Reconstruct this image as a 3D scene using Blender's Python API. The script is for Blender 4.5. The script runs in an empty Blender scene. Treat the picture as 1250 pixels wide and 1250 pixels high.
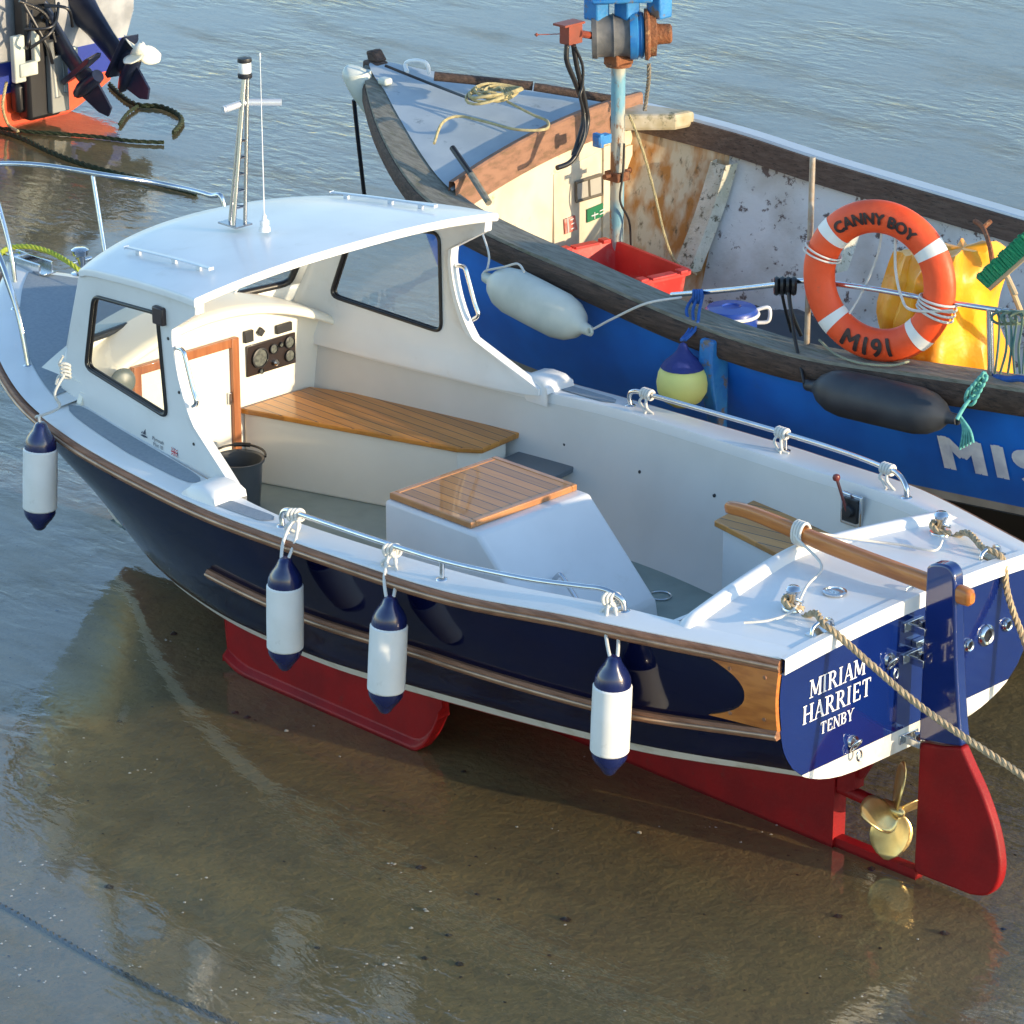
import bpy, bmesh, math, random
import numpy as np
from mathutils import Vector, Matrix
random.seed(7); rng = np.random.default_rng(7)
PI = math.pi
SC = bpy.context.scene
COL = SC.collection

# ------------------------------------------------------------------ camera
CAM = np.array([-8.3044, 10.5978, 6.8168])
FPX, PITCH, AZ = 4370.0, math.radians(21.3), math.radians(45.0)
hd = np.array([math.sin(AZ), -math.cos(AZ), 0.0]); UPZ = np.array([0, 0, 1.0])
RGT = np.cross(hd, UPZ); FWD = hd*math.cos(PITCH) - UPZ*math.sin(PITCH); CUP = np.cross(RGT, FWD)
cam = bpy.data.cameras.new("camera"); camo = bpy.data.objects.new("camera", cam); COL.objects.link(camo)
cam.sensor_width = 36.0; cam.lens = 36.0*FPX/1250.0; cam.clip_start = 0.1; cam.clip_end = 3000
m = Matrix.Identity(4)
for i in range(3):
    m[i][0] = RGT[i]; m[i][1] = CUP[i]; m[i][2] = -FWD[i]; m[i][3] = CAM[i]
camo.matrix_world = m
SC.camera = camo

# ------------------------------------------------------------------ light
SUN_EL, SUN_AZ = math.radians(9.0), math.radians(15.0)      # low, from astern, a little to starboard
sd = np.array([-math.cos(SUN_AZ)*math.cos(SUN_EL), -math.sin(SUN_AZ)*math.cos(SUN_EL), math.sin(SUN_EL)])
SC.world = bpy.data.worlds.new("World"); SC.world.use_nodes = True
wn = SC.world.node_tree; wn.nodes.clear()
wo = wn.nodes.new("ShaderNodeOutputWorld"); wb = wn.nodes.new("ShaderNodeBackground"); ws = wn.nodes.new("ShaderNodeTexSky")
ws.sky_type = 'NISHITA'; ws.sun_disc = False; ws.sun_elevation = SUN_EL
ws.sun_rotation = math.atan2(sd[0], sd[1])                  # Nishita: rotation clockwise from +Y
ws.air_density = 1.0; ws.dust_density = 0.3; ws.ozone_density = 1.8
wb.inputs['Strength'].default_value = 0.15
wt = wn.nodes.new("ShaderNodeMix"); wt.data_type = 'RGBA'; wt.blend_type = 'MULTIPLY'; wt.inputs[0].default_value = 1; wt.inputs[7].default_value = (.98, 1.0, 1.05, 1)
wn.links.new(ws.outputs[0], wt.inputs[6]); wn.links.new(wt.outputs[2], wb.inputs[0]); wn.links.new(wb.outputs[0], wo.inputs[0])
sl = bpy.data.lights.new("sun", 'SUN'); sl.energy = 1.95; sl.angle = math.radians(0.6); sl.color = (1.0, 0.80, 0.54)
so = bpy.data.objects.new("sun", sl); COL.objects.link(so)
so.rotation_euler = Vector(sd).to_track_quat('Z', 'Y').to_euler()
SC.view_settings.view_transform = 'Standard'; SC.view_settings.look = 'None'
SC.view_settings.exposure = 1.70; SC.view_settings.gamma = 1.0

# ------------------------------------------------------------------ helpers
def on(px, py, ax, val):
    """point of the plane <axis ax> = val seen at photo pixel px,py (1250 px photo)"""
    d = RGT*(px-625) - CUP*(py-625) + FWD*FPX
    return CAM + d*((val-CAM[ax])/d[ax])

def cr(pts, n, closed=False):
    """Catmull-Rom resample of points to n samples per span"""
    P = np.array(pts, float); out = []
    N = len(P); rngk = N if closed else N-1
    for i in range(rngk):
        if closed: p0, p1, p2, p3 = P[i-1], P[i], P[(i+1) % N], P[(i+2) % N]
        else: p0, p1, p2, p3 = P[max(i-1, 0)], P[i], P[i+1], P[min(i+2, N-1)]
        for k in range(n):
            t = k/n
            out.append(0.5*((2*p1)+(-p0+p2)*t+(2*p0-5*p1+4*p2-p3)*t*t+(-p0+3*p1-3*p2+p3)*t**3))
    if not closed: out.append(P[-1])
    return np.array(out)

def pchip(x, xp, fp):
    """smooth monotone-ish interpolation"""
    xp = np.array(xp, float); fp = np.array(fp, float); h = np.diff(xp); d = np.diff(fp)/h
    mm = np.zeros(len(xp)); mm[0] = d[0]; mm[-1] = d[-1]
    for i in range(1, len(xp)-1):
        if d[i-1]*d[i] > 0:
            w1 = 2*h[i]+h[i-1]; w2 = h[i]+2*h[i-1]; mm[i] = (w1+w2)/(w1/d[i-1]+w2/d[i])
    x = np.asarray(x, float); xc = np.clip(x, xp[0], xp[-1]); i = np.clip(np.searchsorted(xp, xc, side='right')-1, 0, len(h)-1)
    t = (xc-xp[i])/h[i]
    return (2*t**3-3*t**2+1)*fp[i]+(t**3-2*t**2+t)*h[i]*mm[i]+(-2*t**3+3*t**2)*fp[i+1]+(t**3-t**2)*h[i]*mm[i+1]

class MB:
    def __init__(s): s.v = []; s.f = []; s.m = []
    def add(s, V, F, mi=0):
        b = len(s.v); s.v += [tuple(map(float, p)) for p in V]; s.f += [tuple(b+i for i in f) for f in F]; s.m += [mi]*len(F); return s
    def box(s, c, d, R=None, mi=0, taper=1.0):
        c = np.array(c, float); V = []
        for z in (-.5, .5):
            k = taper if z > 0 else 1.0
            for x, y in ((-.5, -.5), (.5, -.5), (.5, .5), (-.5, .5)):
                p = np.array([x*d[0]*k, y*d[1]*k, z*d[2]])
                if R is not None: p = np.array(R) @ p
                V.append(c+p)
        return s.add(V, [(3, 2, 1, 0), (4, 5, 6, 7), (0, 1, 5, 4), (1, 2, 6, 5), (2, 3, 7, 6), (3, 0, 4, 7)], mi)
    def grid(s, G, mi=0, flip=False, closed_v=False):
        G = np.array(G); nu, nv = G.shape[:2]; F = []
        for i in range(nu-1):
            for j in range(nv if closed_v else nv-1):
                j2 = (j+1) % nv
                q = (i*nv+j, (i+1)*nv+j, (i+1)*nv+j2, i*nv+j2)
                F.append(q[::-1] if flip else q)
        return s.add(G.reshape(-1, 3), F, mi)
    def tube(s, pts, r, seg=10, closed=False, caps=True, mi=0, prof=None):
        P = np.array(pts, float); n = len(P)
        T = np.zeros_like(P)
        for i in range(n):
            a = P[(i-1) % n] if (closed or i > 0) else P[i]; b = P[(i+1) % n] if (closed or i < n-1) else P[i]
            T[i] = (b-a)/max(np.linalg.norm(b-a), 1e-9)
        u = np.array([0, 0, 1.0]) if abs(T[0][2]) < .9 else np.array([1.0, 0, 0])
        rings = []
        rr = np.full(n, r) if np.isscalar(r) else np.array(r)
        for i in range(n):
            u = u-T[i]*(u@T[i]); u /= np.linalg.norm(u); w = np.cross(T[i], u)
            if prof is None: ring = [P[i]+rr[i]*(math.cos(a)*u+math.sin(a)*w) for a in np.linspace(0, 2*PI, seg, endpoint=False)]
            else: ring = [P[i]+q[0]*u+q[1]*w for q in prof]
            rings.append(ring)
        if closed: rings.append(rings[0])
        k = len(rings[0]); s.grid(rings, mi, closed_v=True, flip=True)
        if caps and not closed:
            b = len(s.v)-k*len(rings)
            s.f.append(tuple(b+i for i in range(k))[::1]); s.m.append(mi)
            s.f.append(tuple(b+(len(rings)-1)*k+i for i in range(k))[::-1]); s.m.append(mi)
        return s
    def lathe(s, prof, o=(0, 0, 0), axis=(0, 0, 1), seg=24, mi=0, sq=(1, 1)):
        """prof: list of (r, h)"""
        a = np.array(axis, float); a /= np.linalg.norm(a)
        u = np.cross(a, [0, 0, 1.0]) if abs(a[2]) < .95 else np.cross(a, [0, 1.0, 0]); u /= np.linalg.norm(u); w = np.cross(a, u)
        G = [[np.array(o)+a*h+r*(math.cos(t)*u*sq[0]+math.sin(t)*w*sq[1]) for t in np.linspace(0, 2*PI, seg, endpoint=False)] for r, h in prof]
        return s.grid(G, mi, closed_v=True, flip=True)
    def prism(s, poly, fa, fb, mi=0):
        """poly: 2D pts; fa, fb map a 2D point to the two faces"""
        n = len(poly); A = [fa(*p) for p in poly]; B = [fb(*p) for p in poly]
        return s.add(A+B, [tuple(range(n))[::-1], tuple(range(n, 2*n))]+[(i, (i+1) % n, n+(i+1) % n, n+i) for i in range(n)], mi)

def lin(c): return tuple(((x/12.92) if x <= .04045 else ((x+.055)/1.055)**2.4) for x in c)
MATS = {}
def mat(name, col, rough=.5, metal=0, col2=None, nscale=6., nrange=(.4, .65), bump=0, bscale=40., coat=0, spec=.5, trans=0, stretch=None, col3=None, n3=3., r3=(.5, .7), rvar=0.0):
    if name in MATS: return MATS[name]
    M = bpy.data.materials.new(name); M.use_nodes = True; nt = M.node_tree; N = nt.nodes; L = nt.links
    b = N['Principled BSDF']; b.inputs['Roughness'].default_value = rough; b.inputs['Metallic'].default_value = metal
    b.inputs['Specular IOR Level'].default_value = spec
    if coat: b.inputs['Coat Weight'].default_value = coat; b.inputs['Coat Roughness'].default_value = .04
    b.inputs['Base Color'].default_value = (*col, 1)
    tc = N.new('ShaderNodeTexCoord'); mp = N.new('ShaderNodeMapping'); L.new(tc.outputs['Object'], mp.inputs[0])
    if stretch: mp.inputs['Scale'].default_value = stretch
    c2 = col2 if col2 is not None else tuple(x*.93 for x in col)
    nz = N.new('ShaderNodeTexNoise'); nz.inputs['Scale'].default_value = nscale; nz.inputs['Detail'].default_value = 5
    L.new(mp.outputs[0], nz.inputs['Vector'])
    mr = N.new('ShaderNodeMapRange'); mr.inputs[1].default_value = nrange[0]; mr.inputs[2].default_value = nrange[1]
    L.new(nz.outputs[0], mr.inputs[0])
    mx = N.new('ShaderNodeMix'); mx.data_type = 'RGBA'; mx.inputs[6].default_value = (*col, 1); mx.inputs[7].default_value = (*c2, 1)
    L.new(mr.outputs[0], mx.inputs[0]); outc = mx.outputs[2]
    if col3 is not None:
        n2 = N.new('ShaderNodeTexNoise'); n2.inputs['Scale'].default_value = n3; n2.inputs['Detail'].default_value = 8; n2.inputs['Roughness'].default_value = .7
        L.new(mp.outputs[0], n2.inputs['Vector'])
        m2 = N.new('ShaderNodeMapRange'); m2.inputs[1].default_value = r3[0]; m2.inputs[2].default_value = r3[1]; L.new(n2.outputs[0], m2.inputs[0])
        x2 = N.new('ShaderNodeMix'); x2.data_type = 'RGBA'; L.new(outc, x2.inputs[6]); x2.inputs[7].default_value = (*col3, 1); L.new(m2.outputs[0], x2.inputs[0]); outc = x2.outputs[2]
    L.new(outc, b.inputs['Base Color'])
    if rvar:
        r2 = N.new('ShaderNodeMapRange'); r2.inputs[3].default_value = rough; r2.inputs[4].default_value = rough+rvar; L.new(nz.outputs[0], r2.inputs[0]); L.new(r2.outputs[0], b.inputs['Roughness'])
    if bump:
        n4 = N.new('ShaderNodeTexNoise'); n4.inputs['Scale'].default_value = bscale; n4.inputs['Detail'].default_value = 4
        L.new(mp.outputs[0], n4.inputs['Vector'])
        bp = N.new('ShaderNodeBump'); bp.inputs['Strength'].default_value = 1; bp.inputs['Distance'].default_value = bump
        L.new(n4.outputs[0], bp.inputs['Height']); L.new(bp.outputs[0], b.inputs['Normal'])
    MATS[name] = M; return M

def plank_mat(name, axis, period, c1, c2, seam, coat=.35, width=.09, ang=0.0, off=0.0):
    """varnished planks with dark caulking seams; axis: object axis across the planks"""
    M = mat(name, c1, .35, col2=c2, nscale=5, nrange=(.3, .75), coat=coat, stretch=((1.2, 14, 14) if axis == 1 else (14, 1.2, 14)))
    nt = M.node_tree; N = nt.nodes; L = nt.links; b = N['Principled BSDF']
    tc = N['Texture Coordinate']; mp = N.new('ShaderNodeMapping'); mp.inputs['Rotation'].default_value = (0, 0, ang); L.new(tc.outputs['Object'], mp.inputs[0])
    sx = N.new('ShaderNodeSeparateXYZ'); L.new(mp.outputs[0], sx.inputs[0])
    a = N.new('ShaderNodeMath'); a.operation = 'ADD'; L.new(sx.outputs[axis], a.inputs[0]); a.inputs[1].default_value = 50+off
    d = N.new('ShaderNodeMath'); d.operation = 'DIVIDE'; L.new(a.outputs[0], d.inputs[0]); d.inputs[1].default_value = period
    fr = N.new('ShaderNodeMath'); fr.operation = 'FRACT'; L.new(d.outputs[0], fr.inputs[0])
    lt = N.new('ShaderNodeMath'); lt.operation = 'LESS_THAN'; L.new(fr.outputs[0], lt.inputs[0]); lt.inputs[1].default_value = width
    fl = N.new('ShaderNodeMath'); fl.operation = 'FLOOR'; L.new(d.outputs[0], fl.inputs[0])
    wn_ = N.new('ShaderNodeTexWhiteNoise'); wn_.noise_dimensions = '1D'; L.new(fl.outputs[0], wn_.inputs['W'])
    hv = N.new('ShaderNodeHueSaturation'); mr = N.new('ShaderNodeMapRange'); mr.inputs[3].default_value = .75; mr.inputs[4].default_value = 1.2
    L.new(wn_.outputs['Value'], mr.inputs[0]); L.new(mr.outputs[0], hv.inputs['Value'])
    ge = N.new('ShaderNodeNewGeometry'); sn = N.new('ShaderNodeSeparateXYZ'); L.new(ge.outputs['Normal'], sn.inputs[0])
    gt = N.new('ShaderNodeMath'); gt.operation = 'GREATER_THAN'; L.new(sn.outputs[2], gt.inputs[0]); gt.inputs[1].default_value = .8
    mu = N.new('ShaderNodeMath'); mu.operation = 'MULTIPLY'; L.new(lt.outputs[0], mu.inputs[0]); L.new(gt.outputs[0], mu.inputs[1]); lt = mu
    src = b.inputs['Base Color'].links[0].from_socket; L.new(src, hv.inputs['Color'])
    x = N.new('ShaderNodeMix'); x.data_type = 'RGBA'; L.new(lt.outputs[0], x.inputs[0]); L.new(hv.outputs[0], x.inputs[6]); x.inputs[7].default_value = (*seam, 1)
    L.new(x.outputs[2], b.inputs['Base Color'])
    return M

def schlick(nt, f0, f1):
    """Fresnel reflectance that is the same from both sides of a sheet"""
    N = nt.nodes; L = nt.links
    lw = N.new('ShaderNodeLayerWeight'); lw.inputs[0].default_value = .5
    pw = N.new('ShaderNodeMath'); pw.operation = 'POWER'; L.new(lw.outputs['Facing'], pw.inputs[0]); pw.inputs[1].default_value = 5
    ma = N.new('ShaderNodeMath'); ma.operation = 'MULTIPLY_ADD'; L.new(pw.outputs[0], ma.inputs[0]); ma.inputs[1].default_value = f1; ma.inputs[2].default_value = f0
    return ma.outputs[0], lw
def glass_mat():
    M = bpy.data.materials.new("window_glass"); M.use_nodes = True; nt = M.node_tree; N = nt.nodes; L = nt.links
    N.remove(N['Principled BSDF']); o = N['Material Output']
    t = N.new('ShaderNodeBsdfTransparent'); t.inputs[0].default_value = (.86, .9, .9, 1)
    g = N.new('ShaderNodeBsdfGlossy'); g.inputs['Roughness'].default_value = .02
    fo_, _ = schlick(nt, .05, .95)
    x = N.new('ShaderNodeMixShader'); L.new(fo_, x.inputs[0]); L.new(t.outputs[0], x.inputs[1]); L.new(g.outputs[0], x.inputs[2]); L.new(x.outputs[0], o.inputs[0])
    return M

ORG = {}
def origin(o):
    while o is not None and o.name not in ORG: o = o.parent
    return ORG[o.name] if o is not None else np.zeros(3)
def obj(name, mb, mats, parent=None, smooth=40, bevel=0, loc=None, seg=2):
    """one mesh object; vertices are given in world space (or local to loc if given as origin)"""
    me = bpy.data.meshes.new(name)
    og = origin(parent) if parent is not None else (np.array(loc) if loc is not None else np.zeros(3))
    V = np.array(mb.v)-og
    me.from_pydata([tuple(p) for p in V], [], mb.f)
    if not isinstance(mats, (list, tuple)): mats = [mats]
    for q in mats: me.materials.append(q)
    if len(mats) > 1: me.polygons.foreach_set('material_index', mb.m)
    me.validate()
    if smooth: 
        me.polygons.foreach_set('use_smooth', [True]*len(me.polygons)); me.set_sharp_from_angle(angle=math.radians(smooth))
    o = bpy.data.objects.new(name, me); COL.objects.link(o)
    if parent is not None: o.parent = parent
    else: o.location = Vector(og); ORG[o.name] = og
    if bevel:
        b = o.modifiers.new("bevel", 'BEVEL'); b.width = bevel; b.segments = seg; b.limit_method = 'ANGLE'; b.angle_limit = math.radians(35); b.harden_normals = False
    return o
def tag(o, label, cat, group=None, kind=None):
    if label: o['label'] = label
    if cat: o['category'] = cat
    if group: o['group'] = group
    if kind: o['kind'] = kind
    return o
def thing(name, label, cat, loc=(0, 0, 0), group=None):
    o = bpy.data.objects.new(name, None); o.empty_display_size = .2; COL.objects.link(o); o.location = loc
    ORG[o.name] = np.array(loc, float); return tag(o, label, cat, group)
def recopy(root, loc, rot=(0, 0, 0), label=None, scale=None):
    r = root.copy(); COL.objects.link(r); r.location = loc; r.rotation_euler = rot; ORG[r.name] = np.array(loc, float)
    if label: r['label'] = label
    if scale: r.scale = scale
    for ch in list(root.children):
        c = ch.copy(); COL.objects.link(c); c.parent = r
        for g in ch.children: d = g.copy(); COL.objects.link(d); d.parent = c
    return r
def text_geo(txt, size, cuts=0):
    cu = bpy.data.curves.new('t', 'FONT'); cu.body = txt; cu.size = size; cu.align_x = 'CENTER'; cu.fill_mode = 'FRONT'; cu.resolution_u = 4
    o = bpy.data.objects.new('t', cu); COL.objects.link(o); bpy.context.view_layer.update()
    me = bpy.data.meshes.new_from_object(o.evaluated_get(bpy.context.evaluated_depsgraph_get()))
    if cuts:
        bm = bmesh.new(); bm.from_mesh(me); bmesh.ops.triangulate(bm, faces=bm.faces)
        for _ in range(cuts): bmesh.ops.subdivide_edges(bm, edges=[e for e in bm.edges if e.calc_length() > size*.08], cuts=1, use_grid_fill=True); bmesh.ops.triangulate(bm, faces=[f for f in bm.faces if len(f.verts) > 3])
        bm.to_mesh(me); bm.free()
    V = [tuple(v.co) for v in me.vertices]; F = [tuple(p.vertices) for p in me.polygons]
    bpy.data.objects.remove(o); bpy.data.curves.remove(cu); bpy.data.meshes.remove(me); return np.array(V), F
def rope_pts(P, n=8, wob=0.0):
    Q = cr(P, n)
    if wob: Q = Q + rng.normal(0, wob, Q.shape)
    return Q
def strands(mb, P, r, pitch=.05, seg=5, n=3, step=None):
    """laid rope: n helical strands round the path"""
    P = np.array(P); d = np.r_[0, np.cumsum(np.linalg.norm(np.diff(P, axis=0), axis=1))]
    k = int(d[-1]/(pitch/8))+2; t = np.linspace(0, d[-1], k); Q = np.stack([np.interp(t, d, P[:, i]) for i in range(3)], 1)
    T = np.gradient(Q, axis=0); T /= np.linalg.norm(T, axis=1)[:, None]
    u = np.cross(T[0], [.1, .3, 1]); u /= np.linalg.norm(u); U = []
    for i in range(k):
        u = u-T[i]*(u@T[i]); u /= np.linalg.norm(u); U.append(u)
    U = np.array(U); W = np.cross(T, U)
    for j in range(n):
        a = 2*PI*(t/pitch+j/n); mb.tube(Q+(r*.52)*(np.cos(a)[:, None]*U+np.sin(a)[:, None]*W), r*.54, seg, caps=True)
    return mb

# ------------------------------------------------------------------ materials
W_GEL = mat('white_gelcoat', (.75, .75, .735), .32, col2=(.70, .70, .685), nscale=3, coat=.15, col3=(.58, .56, .50), n3=6, r3=(.60, .9), rvar=.12)
W_IN = mat('cream_gelcoat', (.80, .76, .65), .4, col2=(.77, .73, .62), nscale=4)
W_WALL = mat('grey_inner_gelcoat', (.62, .61, .57), .45, col2=(.58, .57, .53), nscale=3)
NAVY = mat('navy_gelcoat', (.0018, .0032, .020), .07, col2=(.0025, .004, .026), nscale=2, spec=.4)
NAVY2 = mat('navy_gelcoat_transom', (.003, .013, .10), .1, col2=(.004, .017, .12), nscale=2, coat=1)
BOOT = mat('boot_stripe_paint', (.70, .67, .60), .4, col2=(.52, .48, .38), nscale=9, nrange=(.5, .7))
RED = mat('red_antifouling', (.27, .004, .005), .55, col2=(.20, .004, .005), nscale=5, bump=.0012, bscale=50, col3=(.15, .02, .016), n3=14, r3=(.60, .75), spec=.3)
TEAKV = mat('varnished_teak', (.50, .17, .032), .3, col2=(.36, .11, .02), nscale=4, stretch=(1, 9, 9), coat=.35)
TEAKC = mat('teak_capping', (.30, .14, .075), .55, col2=(.18, .08, .042), nscale=6, stretch=(1, 9, 9), spec=.3)
BRASS = mat('bronze_strip', (.50, .33, .22), .4, metal=.6, col2=(.35, .22, .14), nscale=8)
STEEL = mat('stainless_steel', (.66, .67, .68), .16, metal=1, col2=(.6, .61, .62), nscale=20)
PAD = mat('grey_antislip', (.27, .31, .345), .8, col2=(.235, .275, .31), nscale=60, bump=.0015, bscale=300)
SOLE = mat('grey_green_sole', (.27, .32, .29), .6, col2=(.22, .27, .24), nscale=5)
GREYB = mat('grey_plastic', (.075, .082, .085), .4, col2=(.065, .07, .075), nscale=8)
DGREY = mat('dark_plastic', (.02, .021, .024), .45)
BLACK = mat('black_rubber', (.010, .010, .012), .4)
WPLAS = mat('white_plastic', (.78, .78, .76), .3, nscale=10)
NPLAS = mat('navy_plastic', (.008, .014, .075), .22, coat=.4)
PVC = mat('white_pvc_fender', (.74, .74, .72), .42, col2=(.68, .68, .65), nscale=7, col3=(.45, .43, .38), n3=10, r3=(.62, .8))
ROPEW = mat('white_rope', (.62, .60, .55), .8, bump=.002, bscale=200)
ROPET = mat('tan_rope', (.46, .35, .21), .85, col2=(.33, .24, .14), nscale=40)
BRONZE = mat('prop_bronze', (.80, .58, .24), .28, metal=.75, col2=(.62, .42, .16), nscale=12)
GLASS = glass_mat()
TEAKP = plank_mat('teak_planks', 1, .062, (.50, .21, .032), (.38, .145, .022), (.03, .018, .012))
TEAKP2 = plank_mat('teak_planks_athwart', 0, .062, (.44, .18, .055), (.34, .125, .035), (.03, .018, .012), off=.012)
TEAKP3 = plank_mat('teak_planks_seat', 1, .075, (.56, .25, .04), (.44, .18, .028), (.03, .018, .012), ang=math.radians(-9))
# fishing boat
BLUE = mat('blue_hull_paint', (.010, .18, .68), .42, col2=(.008, .13, .54), nscale=3, col3=(.03, .14, .45), n3=9, r3=(.62, .8), coat=.2)
TIMB = mat('dark_timber', (.045, .026, .018), .7, col2=(.09, .055, .04), nscale=7, stretch=(1, 8, 8), bump=.006, bscale=30, col3=(.018, .012, .01), n3=12, r3=(.55, .62))
TIMG = mat('grey_timber', (.23, .22, .18), .85, col2=(.15, .14, .11), nscale=8, stretch=(1, 7, 7), bump=.004, bscale=50, col3=(.10, .11, .05), n3=6, r3=(.55, .7))
BOARD = mat('brown_board', (.27, .14, .085), .75, col2=(.20, .10, .06), nscale=5, stretch=(4, 2, 6), bump=.002, bscale=40, col3=(.14, .09, .045), n3=5, r3=(.52, .7))
INNER = mat('weathered_white_paint', (.66, .64, .60), .7, col2=(.48, .44, .38), nscale=3, nrange=(.45, .68), col3=(.13, .09, .075), n3=13, r3=(.565, .62), bump=.004, bscale=25)
INNERC = mat('weathered_cream_paint', (.66, .58, .43), .65, col2=(.58, .48, .33), nscale=4, col3=(.35, .22, .10), n3=7, r3=(.60, .75))
FDECK = mat('pale_blue_deck', (.36, .42, .46), .6, col2=(.29, .35, .40), nscale=4, col3=(.16, .20, .22), n3=9, r3=(.6, .7))
RUST = mat('rusty_iron', (.22, .08, .03), .85, col2=(.10, .04, .02), nscale=10, col3=(.30, .16, .07), n3=20, r3=(.55, .65), bump=.008, bscale=60)
POSTM = mat('pale_blue_chipped_paint', (.13, .30, .38), .6, col2=(.36, .36, .30), nscale=7, nrange=(.42, .52), col3=(.20, .085, .03), n3=10, r3=(.53, .58), stretch=(1, 1, .4), bump=.003)
LBLUE = mat('bright_blue_paint', (.015, .15, .42), .5, col2=(.03, .21, .46), nscale=12, col3=(.16, .13, .10), n3=9, r3=(.56, .62), bump=.003, bscale=40)
DRUM = mat('drum_rubber', (.07, .075, .08), .7, col2=(.14, .14, .14), nscale=9, bump=.003, bscale=30)
REDP = mat('red_plastic', (.58, .04, .035), .5, col2=(.48, .03, .025), nscale=6, col3=(.45, .14, .11), n3=9, r3=(.55, .75))
ORNG = mat('orange_lifering', (.84, .09, .018), .5, col2=(.74, .07, .012), nscale=6, col3=(.50, .10, .04), n3=14, r3=(.62, .76), bump=.002, bscale=30)
REFL = mat('white_tape', (.75, .74, .70), .5)
YEL = mat('yellow_oilskin', (.86, .42, .014), .42, col2=(.82, .30, .010), nscale=3, bump=.02, bscale=5)
YBUOY = mat('yellow_buoy', (.66, .66, .20), .5, col2=(.56, .57, .18), nscale=5, col3=(.3, .3, .08), n3=20, r3=(.66, .72))
OFFW = mat('dirty_white_fender', (.60, .62, .55), .45, col2=(.50, .53, .47), nscale=6, col3=(.18, .20, .12), n3=14, r3=(.68, .74))
GREENB = mat('green_bristle', (.01, .30, .13), .7, col2=(.008, .22, .1), nscale=60, bump=.01, bscale=150)
GROPE = mat('green_rope', (.12, .40, .36), .85, col2=(.07, .28, .26), nscale=40)
BROPE = mat('blue_rope', (.02, .10, .36), .85, col2=(.015, .07, .26), nscale=40)
WEED = mat('weed_rope', (.014, .028, .008), .9, col2=(.03, .035, .012), nscale=20, bump=.01, bscale=60)
YROPE = mat('straw_rope', (.42, .36, .19), .9, col2=(.3, .25, .13), nscale=40)
NETG = mat('green_sign', (.01, .16, .07), .5)
WOODP = mat('pale_wood', (.45, .34, .2), .7)
SHELL = mat('shell', (.62, .57, .48), .6, col2=(.4, .36, .3), nscale=30)
STONE = mat('dark_pebble', (.035, .03, .022), .6)
OBM = mat('outboard_paint', (.012, .018, .040), .28, col2=(.02, .026, .05), nscale=10)
REDO = mat('orange_red_antifouling', (.72, .075, .018), .55, col2=(.6, .06, .015), nscale=6)
CBLUE = mat('royal_blue_paint', (.010, .03, .25), .35)

# ------------------------------------------------------------------ ground and water
def sand_material():
    M = bpy.data.materials.new("wet_sand"); M.use_nodes = True; nt = M.node_tree; N = nt.nodes; L = nt.links; b = N['Principled BSDF']
    b.inputs['Roughness'].default_value = .75
    tc = N.new('ShaderNodeTexCoord')
    def noise(s, d=6, r=.6, w=None):
        n = N.new('ShaderNodeTexNoise'); n.inputs['Scale'].default_value = s; n.inputs['Detail'].default_value = d; n.inputs['Roughness'].default_value = r
        L.new(tc.outputs['Object'], n.inputs['Vector']); return n
    def ramp(src, a, b_, c0, c1):
        m = N.new('ShaderNodeMapRange'); m.inputs[1].default_value = a; m.inputs[2].default_value = b_; L.new(src, m.inputs[0])
        x = N.new('ShaderNodeMix'); x.data_type = 'RGBA'; L.new(m.outputs[0], x.inputs[0])
        for i, c in ((6, c0), (7, c1)):
            if isinstance(c, tuple): x.inputs[i].default_value = (*c, 1)
            else: L.new(c, x.inputs[i])
        return x.outputs[2]
    c = ramp(noise(.9).outputs[0], .35, .65, (.29, .205, .080), (.24, .178, .082))
    c = ramp(noise(5, 8, .7).outputs[0], .45, .75, c, (.16, .125, .062))
    c = ramp(noise(38, 3, .6).outputs[0], .62, .75, c, (.085, .065, .04))
    c = ramp(noise(90, 2, .5).outputs[0], .70, .78, c, (.26, .22, .15))
    L.new(c, b.inputs['Base Color'])
    bp = N.new('ShaderNodeBump'); bp.inputs['Distance'].default_value = .012; bp.inputs['Strength'].default_value = .8
    L.new(noise(22, 6).outputs[0], bp.inputs['Height']); L.new(bp.outputs[0], b.inputs['Normal'])
    return M
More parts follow.
